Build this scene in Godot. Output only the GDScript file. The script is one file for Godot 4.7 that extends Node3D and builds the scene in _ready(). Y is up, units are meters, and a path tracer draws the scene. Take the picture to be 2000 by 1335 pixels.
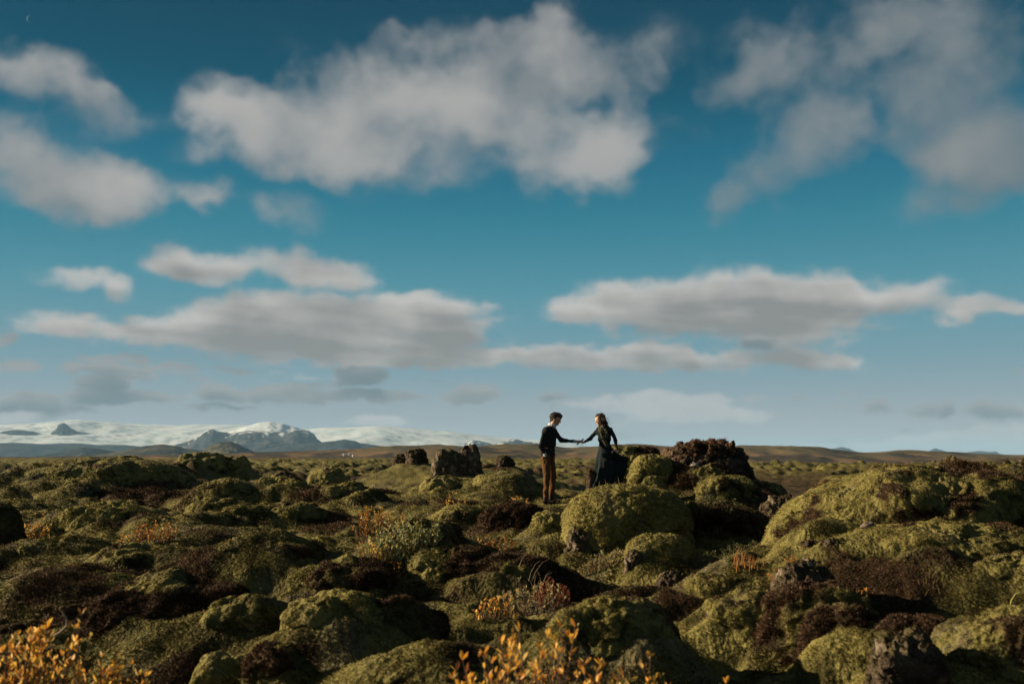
extends Node3D

# ---------------------------------------------------------------- small helpers
const F := 1944.0                 # focal length in photograph pixels (2000 x 1335)
const EYE_Y := 1.6
var pitch := 0.0
var to_sun := Vector3.UP
var rng := RandomNumberGenerator.new()
var taken := {}

func ray(u: float, v: float) -> Vector3:
	var x := (u - 1000.0) / F
	var y := (667.5 - v) / F
	return Vector3(x, y * cos(pitch) + sin(pitch), -(cos(pitch) - y * sin(pitch)))

func at(u: float, v: float, d: float) -> Vector3:      # the point that lies d metres ahead in that direction
	var r := ray(u, v)
	return Vector3(0, EYE_Y, 0) + r * (d / -r.z)

func numbered(called: String) -> String:
	if not taken.has(called):
		taken[called] = 0
		return called
	taken[called] += 1
	return "%s_%03d" % [called, taken[called]]

func tag(o: Node, label: String, category: String, group := "") -> void:
	o.set_meta("label", label)
	o.set_meta("category", category)
	if group:
		o.set_meta("group", group)

func thing(called: String, label: String, category: String, where := Vector3.ZERO, turn := 0.0, group := "") -> Node3D:
	var o := Node3D.new()
	o.name = numbered(called)
	add_child(o)
	o.position = where
	o.rotation.y = turn
	tag(o, label, category, group)
	return o

func piece(called: String, mesh: Mesh, m: Material, parent: Node, kind := "") -> MeshInstance3D:
	var o := MeshInstance3D.new()
	o.name = called if parent != self else numbered(called)
	o.mesh = mesh
	o.material_override = m
	parent.add_child(o, true)
	if kind:
		o.set_meta("kind", kind)
	return o

func structure(called: String, mesh: Mesh, m: Material, label := "") -> MeshInstance3D:
	var o := piece(called, mesh, m, self, "structure")
	if label:
		o.set_meta("label", label)
	return o

func lin(r: float, g: float, b: float) -> Color:        # an sRGB triple 0..255 as a linear colour
	return Color(r / 255.0, g / 255.0, b / 255.0).srgb_to_linear()

func sm(a: float, b: float, x: float) -> float:
	return smoothstep(a, b, x)

func noise(sd: int, freq: float, octaves := 4, kind := FastNoiseLite.TYPE_SIMPLEX_SMOOTH) -> FastNoiseLite:
	var n := FastNoiseLite.new()
	n.seed = sd
	n.noise_type = kind
	n.frequency = freq
	n.fractal_type = FastNoiseLite.FRACTAL_FBM if octaves > 1 else FastNoiseLite.FRACTAL_NONE
	n.fractal_octaves = octaves
	return n

func cells(sd: int, freq: float) -> FastNoiseLite:
	var n := FastNoiseLite.new()
	n.seed = sd
	n.noise_type = FastNoiseLite.TYPE_CELLULAR
	n.frequency = freq
	n.fractal_type = FastNoiseLite.FRACTAL_NONE
	n.cellular_distance_function = FastNoiseLite.DISTANCE_EUCLIDEAN
	n.cellular_return_type = FastNoiseLite.RETURN_DISTANCE
	n.domain_warp_enabled = true
	n.domain_warp_type = FastNoiseLite.DOMAIN_WARP_SIMPLEX
	n.domain_warp_amplitude = 0.35 / freq
	n.domain_warp_frequency = freq * 0.8
	n.domain_warp_fractal_type = FastNoiseLite.DOMAIN_WARP_FRACTAL_NONE
	return n

func grid_mesh(v: PackedVector3Array, c: PackedColorArray, nu: int, nv: int, flip := false, wrap := false) -> ArrayMesh:
	# nv rows of nu points; smooth normals from neighbours
	var nrm := PackedVector3Array()
	nrm.resize(v.size())
	for j in nv:
		var j0: int = maxi(j - 1, 0) * nu
		var j1: int = mini(j + 1, nv - 1) * nu
		for i in nu:
			var i0: int = i - 1
			var i1: int = i + 1
			if wrap:
				i0 = nu - 2 if i0 < 0 else i0
				i1 = 1 if i1 >= nu else i1
			else:
				i0 = maxi(i0, 0)
				i1 = mini(i1, nu - 1)
			var n := (v[j * nu + i1] - v[j * nu + i0]).cross(v[j1 + i] - v[j0 + i])
			if n.length_squared() < 1e-16:
				n = Vector3.UP
			nrm[j * nu + i] = n.normalized() * (-1.0 if flip else 1.0)
	var idx := PackedInt32Array()
	idx.resize((nu - 1) * (nv - 1) * 6)
	var k := 0
	for j in nv - 1:
		for i in nu - 1:
			var a := j * nu + i
			var b := a + 1
			var d := a + nu
			var e := d + 1
			if flip:
				idx[k] = a; idx[k + 1] = b; idx[k + 2] = d; idx[k + 3] = b; idx[k + 4] = e; idx[k + 5] = d
			else:
				idx[k] = a; idx[k + 1] = d; idx[k + 2] = b; idx[k + 3] = b; idx[k + 4] = d; idx[k + 5] = e
			k += 6
	return arrays(v, nrm, c, idx)

func arrays(v: PackedVector3Array, n: PackedVector3Array, c: PackedColorArray, idx: PackedInt32Array) -> ArrayMesh:
	var a := []
	a.resize(Mesh.ARRAY_MAX)
	a[Mesh.ARRAY_VERTEX] = v
	a[Mesh.ARRAY_NORMAL] = n
	if c.size():
		a[Mesh.ARRAY_COLOR] = c
	a[Mesh.ARRAY_INDEX] = idx
	var m := ArrayMesh.new()
	m.add_surface_from_arrays(Mesh.PRIMITIVE_TRIANGLES, a)
	return m

func mat(rough := 0.9, spec := 0.3, vcol := true) -> StandardMaterial3D:
	var m := StandardMaterial3D.new()
	m.roughness = rough
	m.metallic_specular = spec
	m.vertex_color_use_as_albedo = vcol
	m.cull_mode = BaseMaterial3D.CULL_DISABLED
	return m

func plain(c: Color, rough := 0.85, spec := 0.3) -> StandardMaterial3D:
	var m := mat(rough, spec, false)
	m.albedo_color = c.linear_to_srgb()
	return m

# ---------------------------------------------------------------- the scene, in order
func _ready() -> void:
	rng.seed = 20240917
	pitch = atan((893.0 - 667.5) / F)
	var cam := Camera3D.new()
	cam.name = "camera"
	var lens := CameraAttributesPhysical.new()
	lens.frustum_focal_length = 50.97
	lens.frustum_focus_distance = 17.0
	lens.frustum_near = 0.05
	lens.frustum_far = 90000.0
	lens.exposure_aperture = 4.2
	cam.attributes = lens
	cam.fov = 37.9
	cam.near = 0.05
	cam.far = 90000.0
	cam.position = Vector3(0, EYE_Y, 0)
	cam.rotation.x = pitch
	add_child(cam)
	cam.current = true

	var world := WorldEnvironment.new()
	world.name = "world"
	var env := Environment.new()
	env.background_mode = Environment.BG_SKY
	env.tonemap_mode = Environment.TONE_MAPPER_LINEAR
	env.tonemap_exposure = 2.6
	env.sdfgi_enabled = true
	env.ssao_enabled = true
	env.ssil_enabled = true
	env.fog_enabled = true
	env.fog_density = 0.000019
	env.fog_light_color = Color(0.63, 0.82, 1.0)
	var sky := Sky.new()
	var pano := PanoramaSkyMaterial.new()
	pano.panorama = ImageTexture.create_from_image(sky_picture())
	sky.sky_material = pano
	env.sky = sky
	world.environment = env
	add_child(world)

	var sun := DirectionalLight3D.new()
	sun.name = "sun"
	sun.light_energy = 1.6
	sun.light_color = Color(1.0, 0.90, 0.74)
	sun.light_angular_distance = 0.5
	sun.shadow_enabled = true
	var saz := deg_to_rad(-80.0)
	var sel := deg_to_rad(20.0)
	to_sun = Vector3(sin(saz) * cos(sel), sin(sel), -cos(saz) * cos(sel))
	add_child(sun)
	sun.look_at_from_position(Vector3(0, 50, 0), Vector3(0, 50, 0) - to_sun, Vector3.UP)

	setup_materials()
	build_far_land()
	build_ground()
	build_mounds()
	build_rocks()
	build_people()
	build_plants()
	build_small_things()

# ---------------------------------------------------------------- the sky: air and clouds, laid out by azimuth and elevation in degrees
const EXPO := 2.6
const SKY_STOPS := [[0.0, 172, 173, 172], [1.5, 160, 168, 171], [3.0, 146, 161, 168], [5.7, 114, 152, 165], [9.7, 78, 141, 158], [13.5, 44, 122, 144], [17.0, 22, 102, 128], [21.0, 4, 78, 102], [25.0, 8, 66, 89], [40.0, 16, 60, 84], [90.0, 14, 50, 76]]

func air(el: float) -> Vector3:
	var k := 0
	while k < SKY_STOPS.size() - 2 and SKY_STOPS[k + 1][0] < el:
		k += 1
	var a: Array = SKY_STOPS[k]
	var b: Array = SKY_STOPS[k + 1]
	var t := clampf((el - a[0]) / (b[0] - a[0]), 0.0, 1.0)
	var c := lin(lerpf(a[1], b[1], t), lerpf(a[2], b[2], t), lerpf(a[3], b[3], t))
	return Vector3(c.r, c.g, c.b)

# clouds: azimuth, elevation, half width, half height (degrees), thickness
const CLOUDS := {
	"high": [[-27.41, 19.55, 1.69, 0.87, 0.80], [-25.41, 19.22, 2.12, 1.07, 1.00], [-23.35, 18.74, 1.54, 0.65, 0.50], [-21.74, 17.89, 1.58, 0.79, 0.32], [-24.32, 17.70, 2.28, 0.78, 0.35], [-26.54, 17.01, 1.71, 1.02, 0.42], [-27.52, 17.25, 0.72, 0.63, 0.40], [-26.40, 14.44, 2.67, 1.94, 1.10], [-23.65, 14.35, 3.04, 1.99, 1.15], [-25.36, 13.37, 2.96, 1.44, 1.00], [-21.84, 14.40, 1.82, 1.48, 0.80], [-27.18, 15.51, 1.44, 1.02, 0.60], [-24.98, 15.79, 1.99, 1.04, 0.60], [-23.06, 12.67, 1.78, 0.80, 0.60], [-18.10, 14.65, 1.80, 0.74, 1.00], [-16.71, 14.28, 1.22, 0.61, 0.70], [-13.16, 13.52, 1.88, 1.07, 1.00], [-17.77, 16.68, 1.51, 0.68, 0.50], [-16.61, 19.36, 2.38, 1.29, 0.90], [-17.71, 18.85, 1.66, 0.94, 0.70], [-14.92, 19.78, 1.43, 1.21, 0.70], [-10.88, 20.63, 3.24, 1.91, 1.10], [-7.91, 21.34, 3.60, 1.69, 1.10], [-5.48, 20.33, 2.42, 1.66, 1.00], [-13.25, 21.54, 1.16, 1.47, 0.55], [-12.30, 18.75, 3.20, 1.65, 1.00], [-13.13, 17.45, 3.17, 1.66, 1.00], [-10.21, 17.34, 3.52, 1.74, 1.00], [-7.84, 17.17, 2.68, 1.41, 0.70], [-15.41, 17.29, 1.41, 1.10, 0.60], [-9.06, 19.08, 3.86, 1.94, 0.90], [-7.34, 23.13, 3.62, 0.67, 0.30], [-3.69, 23.52, 2.45, 0.94, 0.50], [0.31, 23.03, 3.38, 1.76, 1.00], [2.76, 23.14, 3.06, 1.62, 1.00], [5.50, 21.98, 2.28, 1.64, 1.00], [-1.22, 21.52, 3.36, 2.06, 1.00], [0.00, 19.86, 3.66, 2.09, 1.05], [3.36, 20.66, 3.04, 2.21, 1.00], [6.36, 18.35, 1.80, 1.54, 0.85], [3.94, 17.57, 3.32, 1.84, 1.10], [5.74, 16.96, 2.40, 1.56, 1.00], [3.02, 16.01, 2.41, 1.15, 0.90], [2.71, 15.01, 1.81, 0.72, 0.65], [0.30, 17.89, 2.73, 1.70, 0.80], [-1.52, 19.01, 2.43, 1.69, 0.85], [7.84, 17.17, 1.19, 0.99, 0.45], [-3.05, 20.11, 1.83, 1.67, 0.85], [5.02, 19.93, 0.91, 0.44, -0.60], [-4.99, 16.75, 0.78, 0.85, -0.25], [-12.06, 20.82, 0.64, 0.60, -0.35], [-6.63, 16.08, 5.66, 1.14, 0.40], [-4.25, 18.69, 2.72, 1.69, 0.80], [-14.02, 18.49, 2.01, 1.64, 0.70], [-3.03, 17.01, 2.12, 1.42, 0.55], [2.46, 23.95, 2.76, 1.07, 0.70], [-16.85, 18.26, 2.51, 1.08, 0.50], [-13.09, 16.06, 2.01, 0.84, 0.50], [6.98, 19.72, 1.20, 1.66, 0.50], [8.84, 22.65, 1.80, 1.61, 0.35], [8.21, 21.60, 1.20, 1.63, 0.40]],
	"high right": [[13.52, 20.98, 2.60, 1.61, 0.85], [14.69, 21.42, 1.72, 1.33, 0.75], [12.34, 20.39, 1.75, 1.09, 0.65], [17.25, 21.43, 1.96, 1.58, 0.55], [17.73, 19.25, 2.49, 1.87, 0.60], [14.89, 18.70, 4.26, 1.09, 0.42], [18.23, 17.86, 1.92, 1.35, 0.65], [15.94, 16.14, 2.80, 1.52, 0.75], [17.63, 16.83, 1.93, 1.36, 0.70], [13.92, 14.89, 1.99, 1.26, 0.65], [12.74, 13.83, 1.29, 0.99, 0.60], [15.03, 14.26, 1.97, 0.98, 0.42], [10.27, 19.84, 1.77, 1.65, 0.32], [9.93, 18.20, 1.77, 0.98, 0.25], [20.62, 22.85, 7.00, 1.40, 0.50], [24.55, 22.02, 5.60, 1.62, 0.48], [15.04, 23.24, 3.44, 1.05, 0.35], [21.89, 21.14, 5.28, 1.28, 0.36], [25.71, 20.07, 3.73, 1.51, 0.45], [23.88, 19.06, 3.32, 1.29, 0.42], [25.02, 16.57, 2.74, 1.55, 0.80], [23.72, 15.94, 2.03, 1.05, 0.75], [26.47, 15.86, 1.95, 1.54, 0.75], [27.63, 14.93, 1.43, 1.28, 0.70], [22.53, 17.92, 2.86, 1.31, 0.42], [20.38, 17.37, 1.60, 1.07, 0.40], [25.41, 14.42, 3.70, 1.31, 0.40], [26.79, 17.10, 1.94, 1.27, 0.50], [24.10, 13.24, 3.01, 0.93, 0.28], [21.09, 18.23, 0.80, 0.79, -0.45], [22.39, 20.55, 1.57, 0.64, -0.30], [20.30, 15.49, 1.33, 0.81, -0.30]],
	"middle": [[-19.04, 10.65, 1.47, 0.89, 0.90], [-17.40, 10.33, 2.45, 0.84, 0.80], [-13.52, 10.94, 1.98, 1.00, 1.05], [-11.80, 10.73, 2.29, 1.00, 0.95], [-10.07, 10.50, 2.03, 0.87, 0.85], [-8.60, 9.96, 1.46, 0.52, 0.60], [-14.62, 9.90, 4.75, 0.68, 0.60], [-15.48, 10.71, 1.67, 0.73, 0.70], [-22.90, 9.24, 1.77, 0.54, 0.85], [-21.72, 8.69, 0.77, 0.77, 0.85], [-24.64, 8.91, 1.48, 0.54, 0.40], [-24.79, 6.96, 2.21, 0.59, 0.80], [-22.53, 6.73, 2.79, 0.76, 0.80], [-19.41, 6.59, 2.38, 0.83, 0.85], [-16.73, 6.83, 2.99, 1.27, 1.00], [-14.56, 8.05, 2.79, 1.08, 1.00], [-11.75, 8.28, 3.14, 1.01, 1.00], [-8.86, 8.21, 3.19, 1.11, 0.90], [-6.23, 8.41, 2.65, 1.02, 0.90], [-4.16, 8.73, 1.63, 0.94, 1.00], [-1.79, 8.31, 1.78, 0.88, 0.60], [-13.12, 6.52, 4.50, 1.29, 1.00], [-8.83, 6.61, 5.49, 1.31, 1.00], [-5.04, 7.11, 3.24, 1.32, 0.90], [-2.97, 6.83, 2.66, 1.18, 0.70], [-10.54, 5.56, 5.71, 0.64, 0.80], [-5.02, 5.49, 3.81, 0.65, 0.80], [-1.18, 5.75, 2.66, 0.53, 0.70], [0.00, 5.95, 1.78, 0.41, 0.50], [3.27, 8.44, 1.78, 0.88, 0.90], [5.35, 8.71, 2.36, 1.17, 0.90], [7.41, 8.83, 2.64, 1.40, 1.00], [10.32, 8.76, 3.17, 1.59, 1.00], [12.90, 9.11, 3.12, 1.58, 1.00], [15.99, 9.27, 3.03, 1.36, 1.00], [17.90, 9.04, 2.43, 1.26, 1.00], [20.02, 8.51, 2.63, 1.11, 0.80], [22.35, 8.51, 2.04, 0.82, 0.55], [8.85, 7.63, 4.35, 1.02, 0.80], [13.99, 7.35, 4.75, 1.09, 0.85], [17.31, 7.66, 3.79, 1.27, 0.85], [16.17, 6.43, 3.01, 0.62, 0.50], [0.89, 5.81, 1.78, 0.74, 0.60], [3.25, 5.80, 2.36, 0.82, 0.75], [5.90, 5.63, 2.93, 0.88, 1.00], [8.82, 5.83, 2.31, 0.87, 1.00], [11.68, 5.40, 2.84, 0.72, 0.75], [14.49, 5.48, 2.22, 0.77, 0.85], [16.95, 5.27, 2.17, 0.62, 0.75], [18.56, 5.00, 1.33, 0.42, 0.45], [24.07, 7.46, 1.24, 0.67, 0.90], [25.56, 7.64, 1.45, 0.66, 0.90], [27.24, 7.66, 1.18, 0.39, 0.70]],
	"small far": [[-27.15, 6.09, 0.66, 0.42, 1.05], [-26.61, 4.72, 1.18, 0.42, 1.20], [-21.17, 4.81, 3.68, 0.27, 0.90], [-23.19, 4.66, 1.65, 0.27, 0.75], [-22.66, 4.00, 1.66, 0.24, 0.75], [-22.15, 3.88, 1.11, 0.33, 0.90], [-24.61, 3.14, 2.14, 0.27, 0.90], [-22.63, 3.32, 1.66, 0.38, 0.75], [-20.59, 3.31, 1.71, 0.38, 1.05], [-19.02, 3.18, 1.16, 0.25, 0.75], [-16.63, 3.59, 1.03, 0.45, 1.20], [-13.04, 3.56, 2.63, 0.52, 1.35], [-11.63, 3.38, 1.24, 0.35, 1.05], [-8.80, 4.57, 1.53, 0.47, 1.12], [-9.06, 3.47, 1.58, 0.29, 1.05], [-7.04, 3.43, 1.92, 0.29, 1.05], [-2.06, 3.65, 1.94, 0.47, 1.20], [-3.53, 3.53, 1.29, 0.23, 0.75], [-26.73, 2.43, 1.81, 0.55, 1.20], [-25.77, 2.18, 1.57, 0.37, 0.90], [-14.98, 3.48, 1.21, 0.26, 0.60], [2.50, 3.54, 1.29, 0.23, 0.75], [4.71, 3.44, 1.29, 0.18, 0.60], [6.72, 1.30, 1.45, 0.20, 0.60], [17.99, 2.70, 0.29, 0.25, 0.90], [20.31, 2.69, 0.80, 0.33, 1.05], [22.85, 2.64, 1.10, 0.41, 0.90], [23.59, 2.49, 0.54, 0.43, 0.60], [25.66, 2.37, 1.20, 0.53, 1.27], [26.83, 2.22, 0.66, 0.31, 1.05], [24.51, 1.14, 0.92, 0.56, 0.90], [25.21, 0.74, 0.67, 0.42, 0.90], [17.60, 0.69, 0.75, 0.39, 0.90], [18.50, 3.36, 0.40, 0.20, 0.60], [27.06, 4.25, 0.52, 0.31, 0.75], [13.96, 6.41, 0.92, 0.26, 0.45]],
	"small bank": [[-21.45, 5.27, 3.85, 0.19, 0.60], [-16.33, 2.75, 1.90, 0.20, 0.70], [-11.08, 4.05, 1.99, 0.17, 0.60], [-4.13, 4.32, 1.76, 0.18, 0.50], [12.19, 3.23, 2.53, 0.17, 0.40], [-23.84, 2.43, 1.48, 0.19, 0.70], [3.82, 3.00, 1.76, 0.18, 0.40], [-24.34, 2.69, 1.71, 0.24, 0.60], [-21.66, 4.30, 1.79, 0.22, 0.60], [-19.33, 4.37, 1.58, 0.19, 0.50], [-5.29, 3.52, 0.88, 0.20, 0.60], [-15.58, 4.88, 1.65, 0.20, 0.40], [19.77, 2.39, 0.52, 0.19, 0.50], [21.33, 2.53, 0.66, 0.22, 0.60], [21.54, 1.44, 0.51, 0.16, 0.50], [16.08, 3.46, 0.54, 0.14, 0.40], [25.96, 1.26, 0.47, 0.24, 0.50], [-25.58, 3.25, 1.44, 0.21, 0.60], [-23.64, 3.51, 0.99, 0.24, 0.60], [-17.73, 4.27, 1.07, 0.20, 0.50]],
	"veil": [[19.71, 0.63, 1.04, 0.33, 0.90], [21.51, 0.79, 1.27, 0.38, 1.00], [23.52, 0.94, 1.23, 0.43, 1.00], [25.47, 1.08, 1.20, 0.58, 1.10], [26.89, 1.12, 0.93, 0.68, 1.20], [17.06, 0.53, 1.07, 0.22, 0.70], [-27.17, 2.03, 1.86, 0.36, 0.50], [-12.22, 4.52, 1.86, 0.17, 0.75], [8.77, 3.03, 4.11, 0.67, 0.75], [5.29, 3.00, 2.25, 0.47, 0.52], [9.62, 2.39, 4.08, 0.61, 0.60], [13.01, 2.36, 1.84, 0.34, 0.45], [-7.60, 2.11, 1.53, 0.26, 1.20], [-7.88, 1.85, 1.59, 0.17, 1.05], [20.73, 0.46, 1.69, 0.38, 1.20], [22.26, 0.57, 1.66, 0.43, 1.20], [24.00, 0.67, 1.35, 0.48, 1.20], [25.69, 0.66, 1.31, 0.55, 1.35], [26.88, 0.81, 0.77, 0.65, 1.35]],
}

func sky_picture() -> Image:
	const W := 4096
	const H := 2048
	const PPD := W / 360.0
	var gentle := noise(5, 0.06, 5)
	var fine := noise(9, 0.11, 6)
	var wx := noise(21, 0.10, 4)
	var wy := noise(22, 0.10, 4)
	# the whole upper half, coarse: the same kind of broken cloud all round
	var cw := 1024
	var ch := 256
	var lows := PackedFloat32Array()
	lows.resize(cw * ch * 3)
	for j in ch:
		var el := 90.0 - (j + 0.5) * 90.0 / ch
		var base := air(el)
		var rise := sin(deg_to_rad(maxf(el, 1.0))) + 0.12
		for i in cw:
			var az := (i + 0.5) * 360.0 / cw
			var p := Vector2(sin(deg_to_rad(az)), cos(deg_to_rad(az))) * cos(deg_to_rad(el)) / rise * 11.0
			var n := gentle.get_noise_2d(p.x, p.y) + 0.35 * fine.get_noise_2d(p.x * 1.6 + 40.0, p.y * 1.6)
			var a := sm(0.02, 0.50, n + 0.06) * 0.95
			var s := gentle.get_noise_2d(p.x - 1.2, p.y + 0.5)
			var lit := clampf(0.65 - s * 0.9, 0.0, 1.0)
			var c := base.lerp(Vector3(0.20, 0.215, 0.22).lerp(Vector3(0.39, 0.385, 0.375), lit), a * sm(0.5, 6.0, el))
			var k := (j * cw + i) * 3
			lows[k] = c.x; lows[k + 1] = c.y; lows[k + 2] = c.z
	for q in lows.size():
		lows[q] /= EXPO
	var low := Image.create_from_data(cw, ch, false, Image.FORMAT_RGBF, lows.to_byte_array())
	low.resize(W, H / 2, Image.INTERPOLATE_CUBIC)
	var whole := Image.create(W, H, false, Image.FORMAT_RGBF)
	whole.fill(Color(0.03, 0.03, 0.024))
	whole.blit_rect(low, Rect2i(0, 0, W, H / 2), Vector2i.ZERO)
	# the clouds ahead, finer
	var w := 2 * int(37.0 * PPD)
	var h := int(34.0 * PPD)
	var az0 := -w / 2.0 / PPD
	var soft := PackedFloat32Array()      # thickness
	var grey := PackedFloat32Array()      # share of dark small cloud
	var pale := PackedFloat32Array()      # share of bright thin veil
	var sx := PackedFloat32Array()
	var sy := PackedFloat32Array()
	var dim := PackedFloat32Array()       # share of thin dim cloud
	dim.resize(w * h)
	for arr in [soft, grey, pale, sx, sy]:
		arr.resize(w * h)
	soft.resize(w * h); grey.resize(w * h); pale.resize(w * h); sx.resize(w * h); sy.resize(w * h)
	for j in h:
		var el := (h - j - 0.5) / PPD
		var high := sm(4.0, 13.0, el)
		var sq := lerpf(0.4, 0.9, high)
		for i in w:
			var az := az0 + (i + 0.5) / PPD
			var lx := 0.0
			var ly := 0.0
			if high < 1.0:
				lx = wx.get_noise_2d(az * 2.6, el * 6.0) * 0.22 + wx.get_noise_2d(az * 9.0, el * 16.0) * 0.11
				ly = wy.get_noise_2d(az * 2.6, el * 6.0) * 0.36 + wy.get_noise_2d(az * 9.0, el * 16.0) * 0.17
			var hx := wx.get_noise_2d(az * 0.9, el * 1.05) * 1.15 + wx.get_noise_2d(az * 3.6, el * 4.2) * 0.5
			var hy := wy.get_noise_2d(az * 0.9, el * 1.05) * 1.15 + wy.get_noise_2d(az * 3.6, el * 4.2) * 0.55
			sx[j * w + i] = lerpf(lx, hx, high)
			sy[j * w + i] = lerpf(ly, hy * 0.9, high)
	for kind in CLOUDS:
		var target: PackedFloat32Array = soft
		var share: PackedFloat32Array = grey if kind.begins_with("small") else pale
		for b in CLOUDS[kind]:
			var mark: int = 1 if kind.begins_with("small") else (2 if kind.begins_with("veil") else (3 if kind.ends_with("right") else 0))
			var ra: float = b[2] * (1.45 if (mark != 0 and mark != 3) or b[1] < 10.5 else 1.58)
			var re: float = b[3] * (1.45 if (mark != 0 and mark != 3) or b[1] < 10.5 else 1.58)
			var i0 := clampi(int((b[0] - ra - 2.5 - az0) * PPD), 0, w - 1)
			var i1 := clampi(int((b[0] + ra + 2.5 - az0) * PPD), 0, w - 1)
			var j0 := clampi(h - int((b[1] + re + 2.5) * PPD), 0, h - 1)
			var j1 := clampi(h - int((b[1] - re - 2.5) * PPD), 0, h - 1)
			for j in range(j0, j1 + 1):
				var el := (h - j - 0.5) / PPD
				for i in range(i0, i1 + 1):
					var q := j * w + i
					var dx: float = (az0 + (i + 0.5) / PPD + sx[q] - b[0]) / ra
					var dy: float = (el + sy[q] - b[1]) / re
					if dy < 0.0 and mark == 0:
						dy *= 1.12
					var r := dx * dx + dy * dy
					if r < 1.0:
						var f: float = (1.0 - r) * (1.0 - r) * b[4]
						soft[q] += f
						if mark == 1:
							grey[q] = maxf(grey[q], minf(1.0, f * 4.0))
						elif mark == 3:
							dim[q] = maxf(dim[q], minf(1.0, f * 5.0))
						elif mark == 2:
							pale[q] = maxf(pale[q], minf(1.0, f * 4.0))
	var cover := PackedFloat32Array()
	cover.resize(w * h)
	for j in h:
		var el := (h - j - 0.5) / PPD
		var high := sm(5.0, 13.0, el)
		for i in w:
			var q := j * w + i
			if soft[q] <= 0.001:
				continue
			var az := az0 + (i + 0.5) / PPD + sx[q] * 0.4
			var ey := el + sy[q] * 0.4
			var n := 0.0
			var m := 0.0
			if high < 1.0:
				n = fine.get_noise_2d(az * 4.0, ey * 8.0)
				m = gentle.get_noise_2d(az * 2.8 + 71.0, ey * 6.0)
			n = lerpf(n, fine.get_noise_2d(az * 1.4, ey * 1.55), high)
			m = lerpf(m, gentle.get_noise_2d(az * 1.05 + 71.0, ey * 1.15), high)
			n += 0.34 * fine.get_noise_2d(az * 6.5 + 17.0, ey * lerpf(13.0, 7.0, high))
			var thick := soft[q] * (1.0 + lerpf(0.6, 0.75, high) * m) * (1.0 + 0.10 * dim[q])
			cover[q] = clampf(thick + (n * lerpf(0.62, 0.62, high) + m * 0.30) * sm(0.0, 0.40, soft[q]) * (1.0 - 0.30 * sm(0.7, 1.8, soft[q])), 0.0, 4.0)
	var out := PackedFloat32Array()
	out.resize(w * h * 3)
	for j in h:
		var el := (h - j - 0.5) / PPD
		var base := air(el)
		var step := lerpf(0.14, 0.55, sm(1.0, 15.0, el)) * PPD
		for i in w:
			var q := j * w + i
			var c := base
			var d := cover[q]
			if d > 0.001:
				var high := sm(9.0, 14.0, el)
				var a := 1.0 - exp(-pow(d * (1.0 + 0.5 * grey[q] + 0.5 * pale[q]) * lerpf(1.75, 0.95, high), lerpf(1.9, 1.7, high)))
				var depth := 0.0
				for t in 8:
					var ii := clampi(i - int((t + 0.6) * step * lerpf(0.22, 0.50, high)), 0, w - 1)
					var jj := clampi(j - int((t + 0.6) * step * 0.75), 0, h - 1)
					depth += cover[jj * w + ii]
				var az := az0 + (i + 0.5) / PPD
				var band := gentle.get_noise_2d(az * 1.3, el * 9.0 + az * 0.5) * 0.6 + gentle.get_noise_2d(az * 2.5 + 31.0, el * 5.0) * 0.5
				var puff := gentle.get_noise_2d(az * 0.75 + 13.0, el * 0.8) + 0.3 * gentle.get_noise_2d(az * 2.2, el * 2.4 + 50.0)
				var lit := exp(-depth * lerpf(0.19, 0.10, high))
				lit = lerpf(lit * 1.3 - 0.04 + band * 0.85, lit * 0.55 + 0.55 * sm(0.5, 2.9, d + puff * 2.2), high)
				lit = clampf(lit, 0.0, 1.0)
				var shade := Vector3(0.255, 0.255, 0.247).lerp(Vector3(0.215, 0.238, 0.25), high)
				var body := shade.lerp(Vector3(0.47, 0.455, 0.435).lerp(Vector3(0.54, 0.52, 0.49), 1.0 - high), lit)
				body = body.lerp(Vector3(0.135, 0.18, 0.205).lerp(Vector3(0.265, 0.28, 0.285), lit), dim[q] * 0.9)
				body = body.lerp(Vector3(0.150, 0.205, 0.225).lerp(Vector3(0.30, 0.32, 0.32), lit), grey[q] * 0.95)
				body = body.lerp(Vector3(0.52, 0.525, 0.52), pale[q] * 0.8)
				body = body.lerp(base, 0.08 * (1.0 - sm(0.5, 8.0, el)))
				c = base.lerp(body, a * 0.97 * (1.0 - 0.2 * pale[q]))
			out[q * 3] = c.x; out[q * 3 + 1] = c.y; out[q * 3 + 2] = c.z
	for q in out.size():
		out[q] /= EXPO
	var near := Image.create_from_data(w, h, false, Image.FORMAT_RGBF, out.to_byte_array())
	# feather it into the rest
	for j in h:
		var fy := sm(0.0, 4.5 * PPD, j)
		for i in w:
			var f := fy * sm(0.0, 4.5 * PPD, minf(i, w - 1 - i))
			if f < 1.0:
				var gx := posmod(i - w / 2, W)
				var gy := H / 2 - h + j
				near.set_pixel(i, j, low.get_pixel(gx, gy).lerp(near.get_pixel(i, j), f))
	whole.blit_rect(near, Rect2i(w / 2, 0, w / 2, h), Vector2i(0, H / 2 - h))
	whole.blit_rect(near, Rect2i(0, 0, w / 2, h), Vector2i(W - w / 2, H / 2 - h))
	return whole

# ---------------------------------------------------------------- materials
var M := {}

func relief(sd: int, freq: float, octaves: int, lo: float, hi: float, size := 512) -> NoiseTexture2D:
	var t := NoiseTexture2D.new()
	t.width = size
	t.height = size
	t.seamless = true
	t.noise = noise(sd, freq, octaves)
	var g := Gradient.new()
	g.offsets = PackedFloat32Array([0.0, 1.0])
	g.colors = PackedColorArray([Color(lo, lo, lo), Color(hi, hi, hi)])
	t.color_ramp = g
	return t

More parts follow.
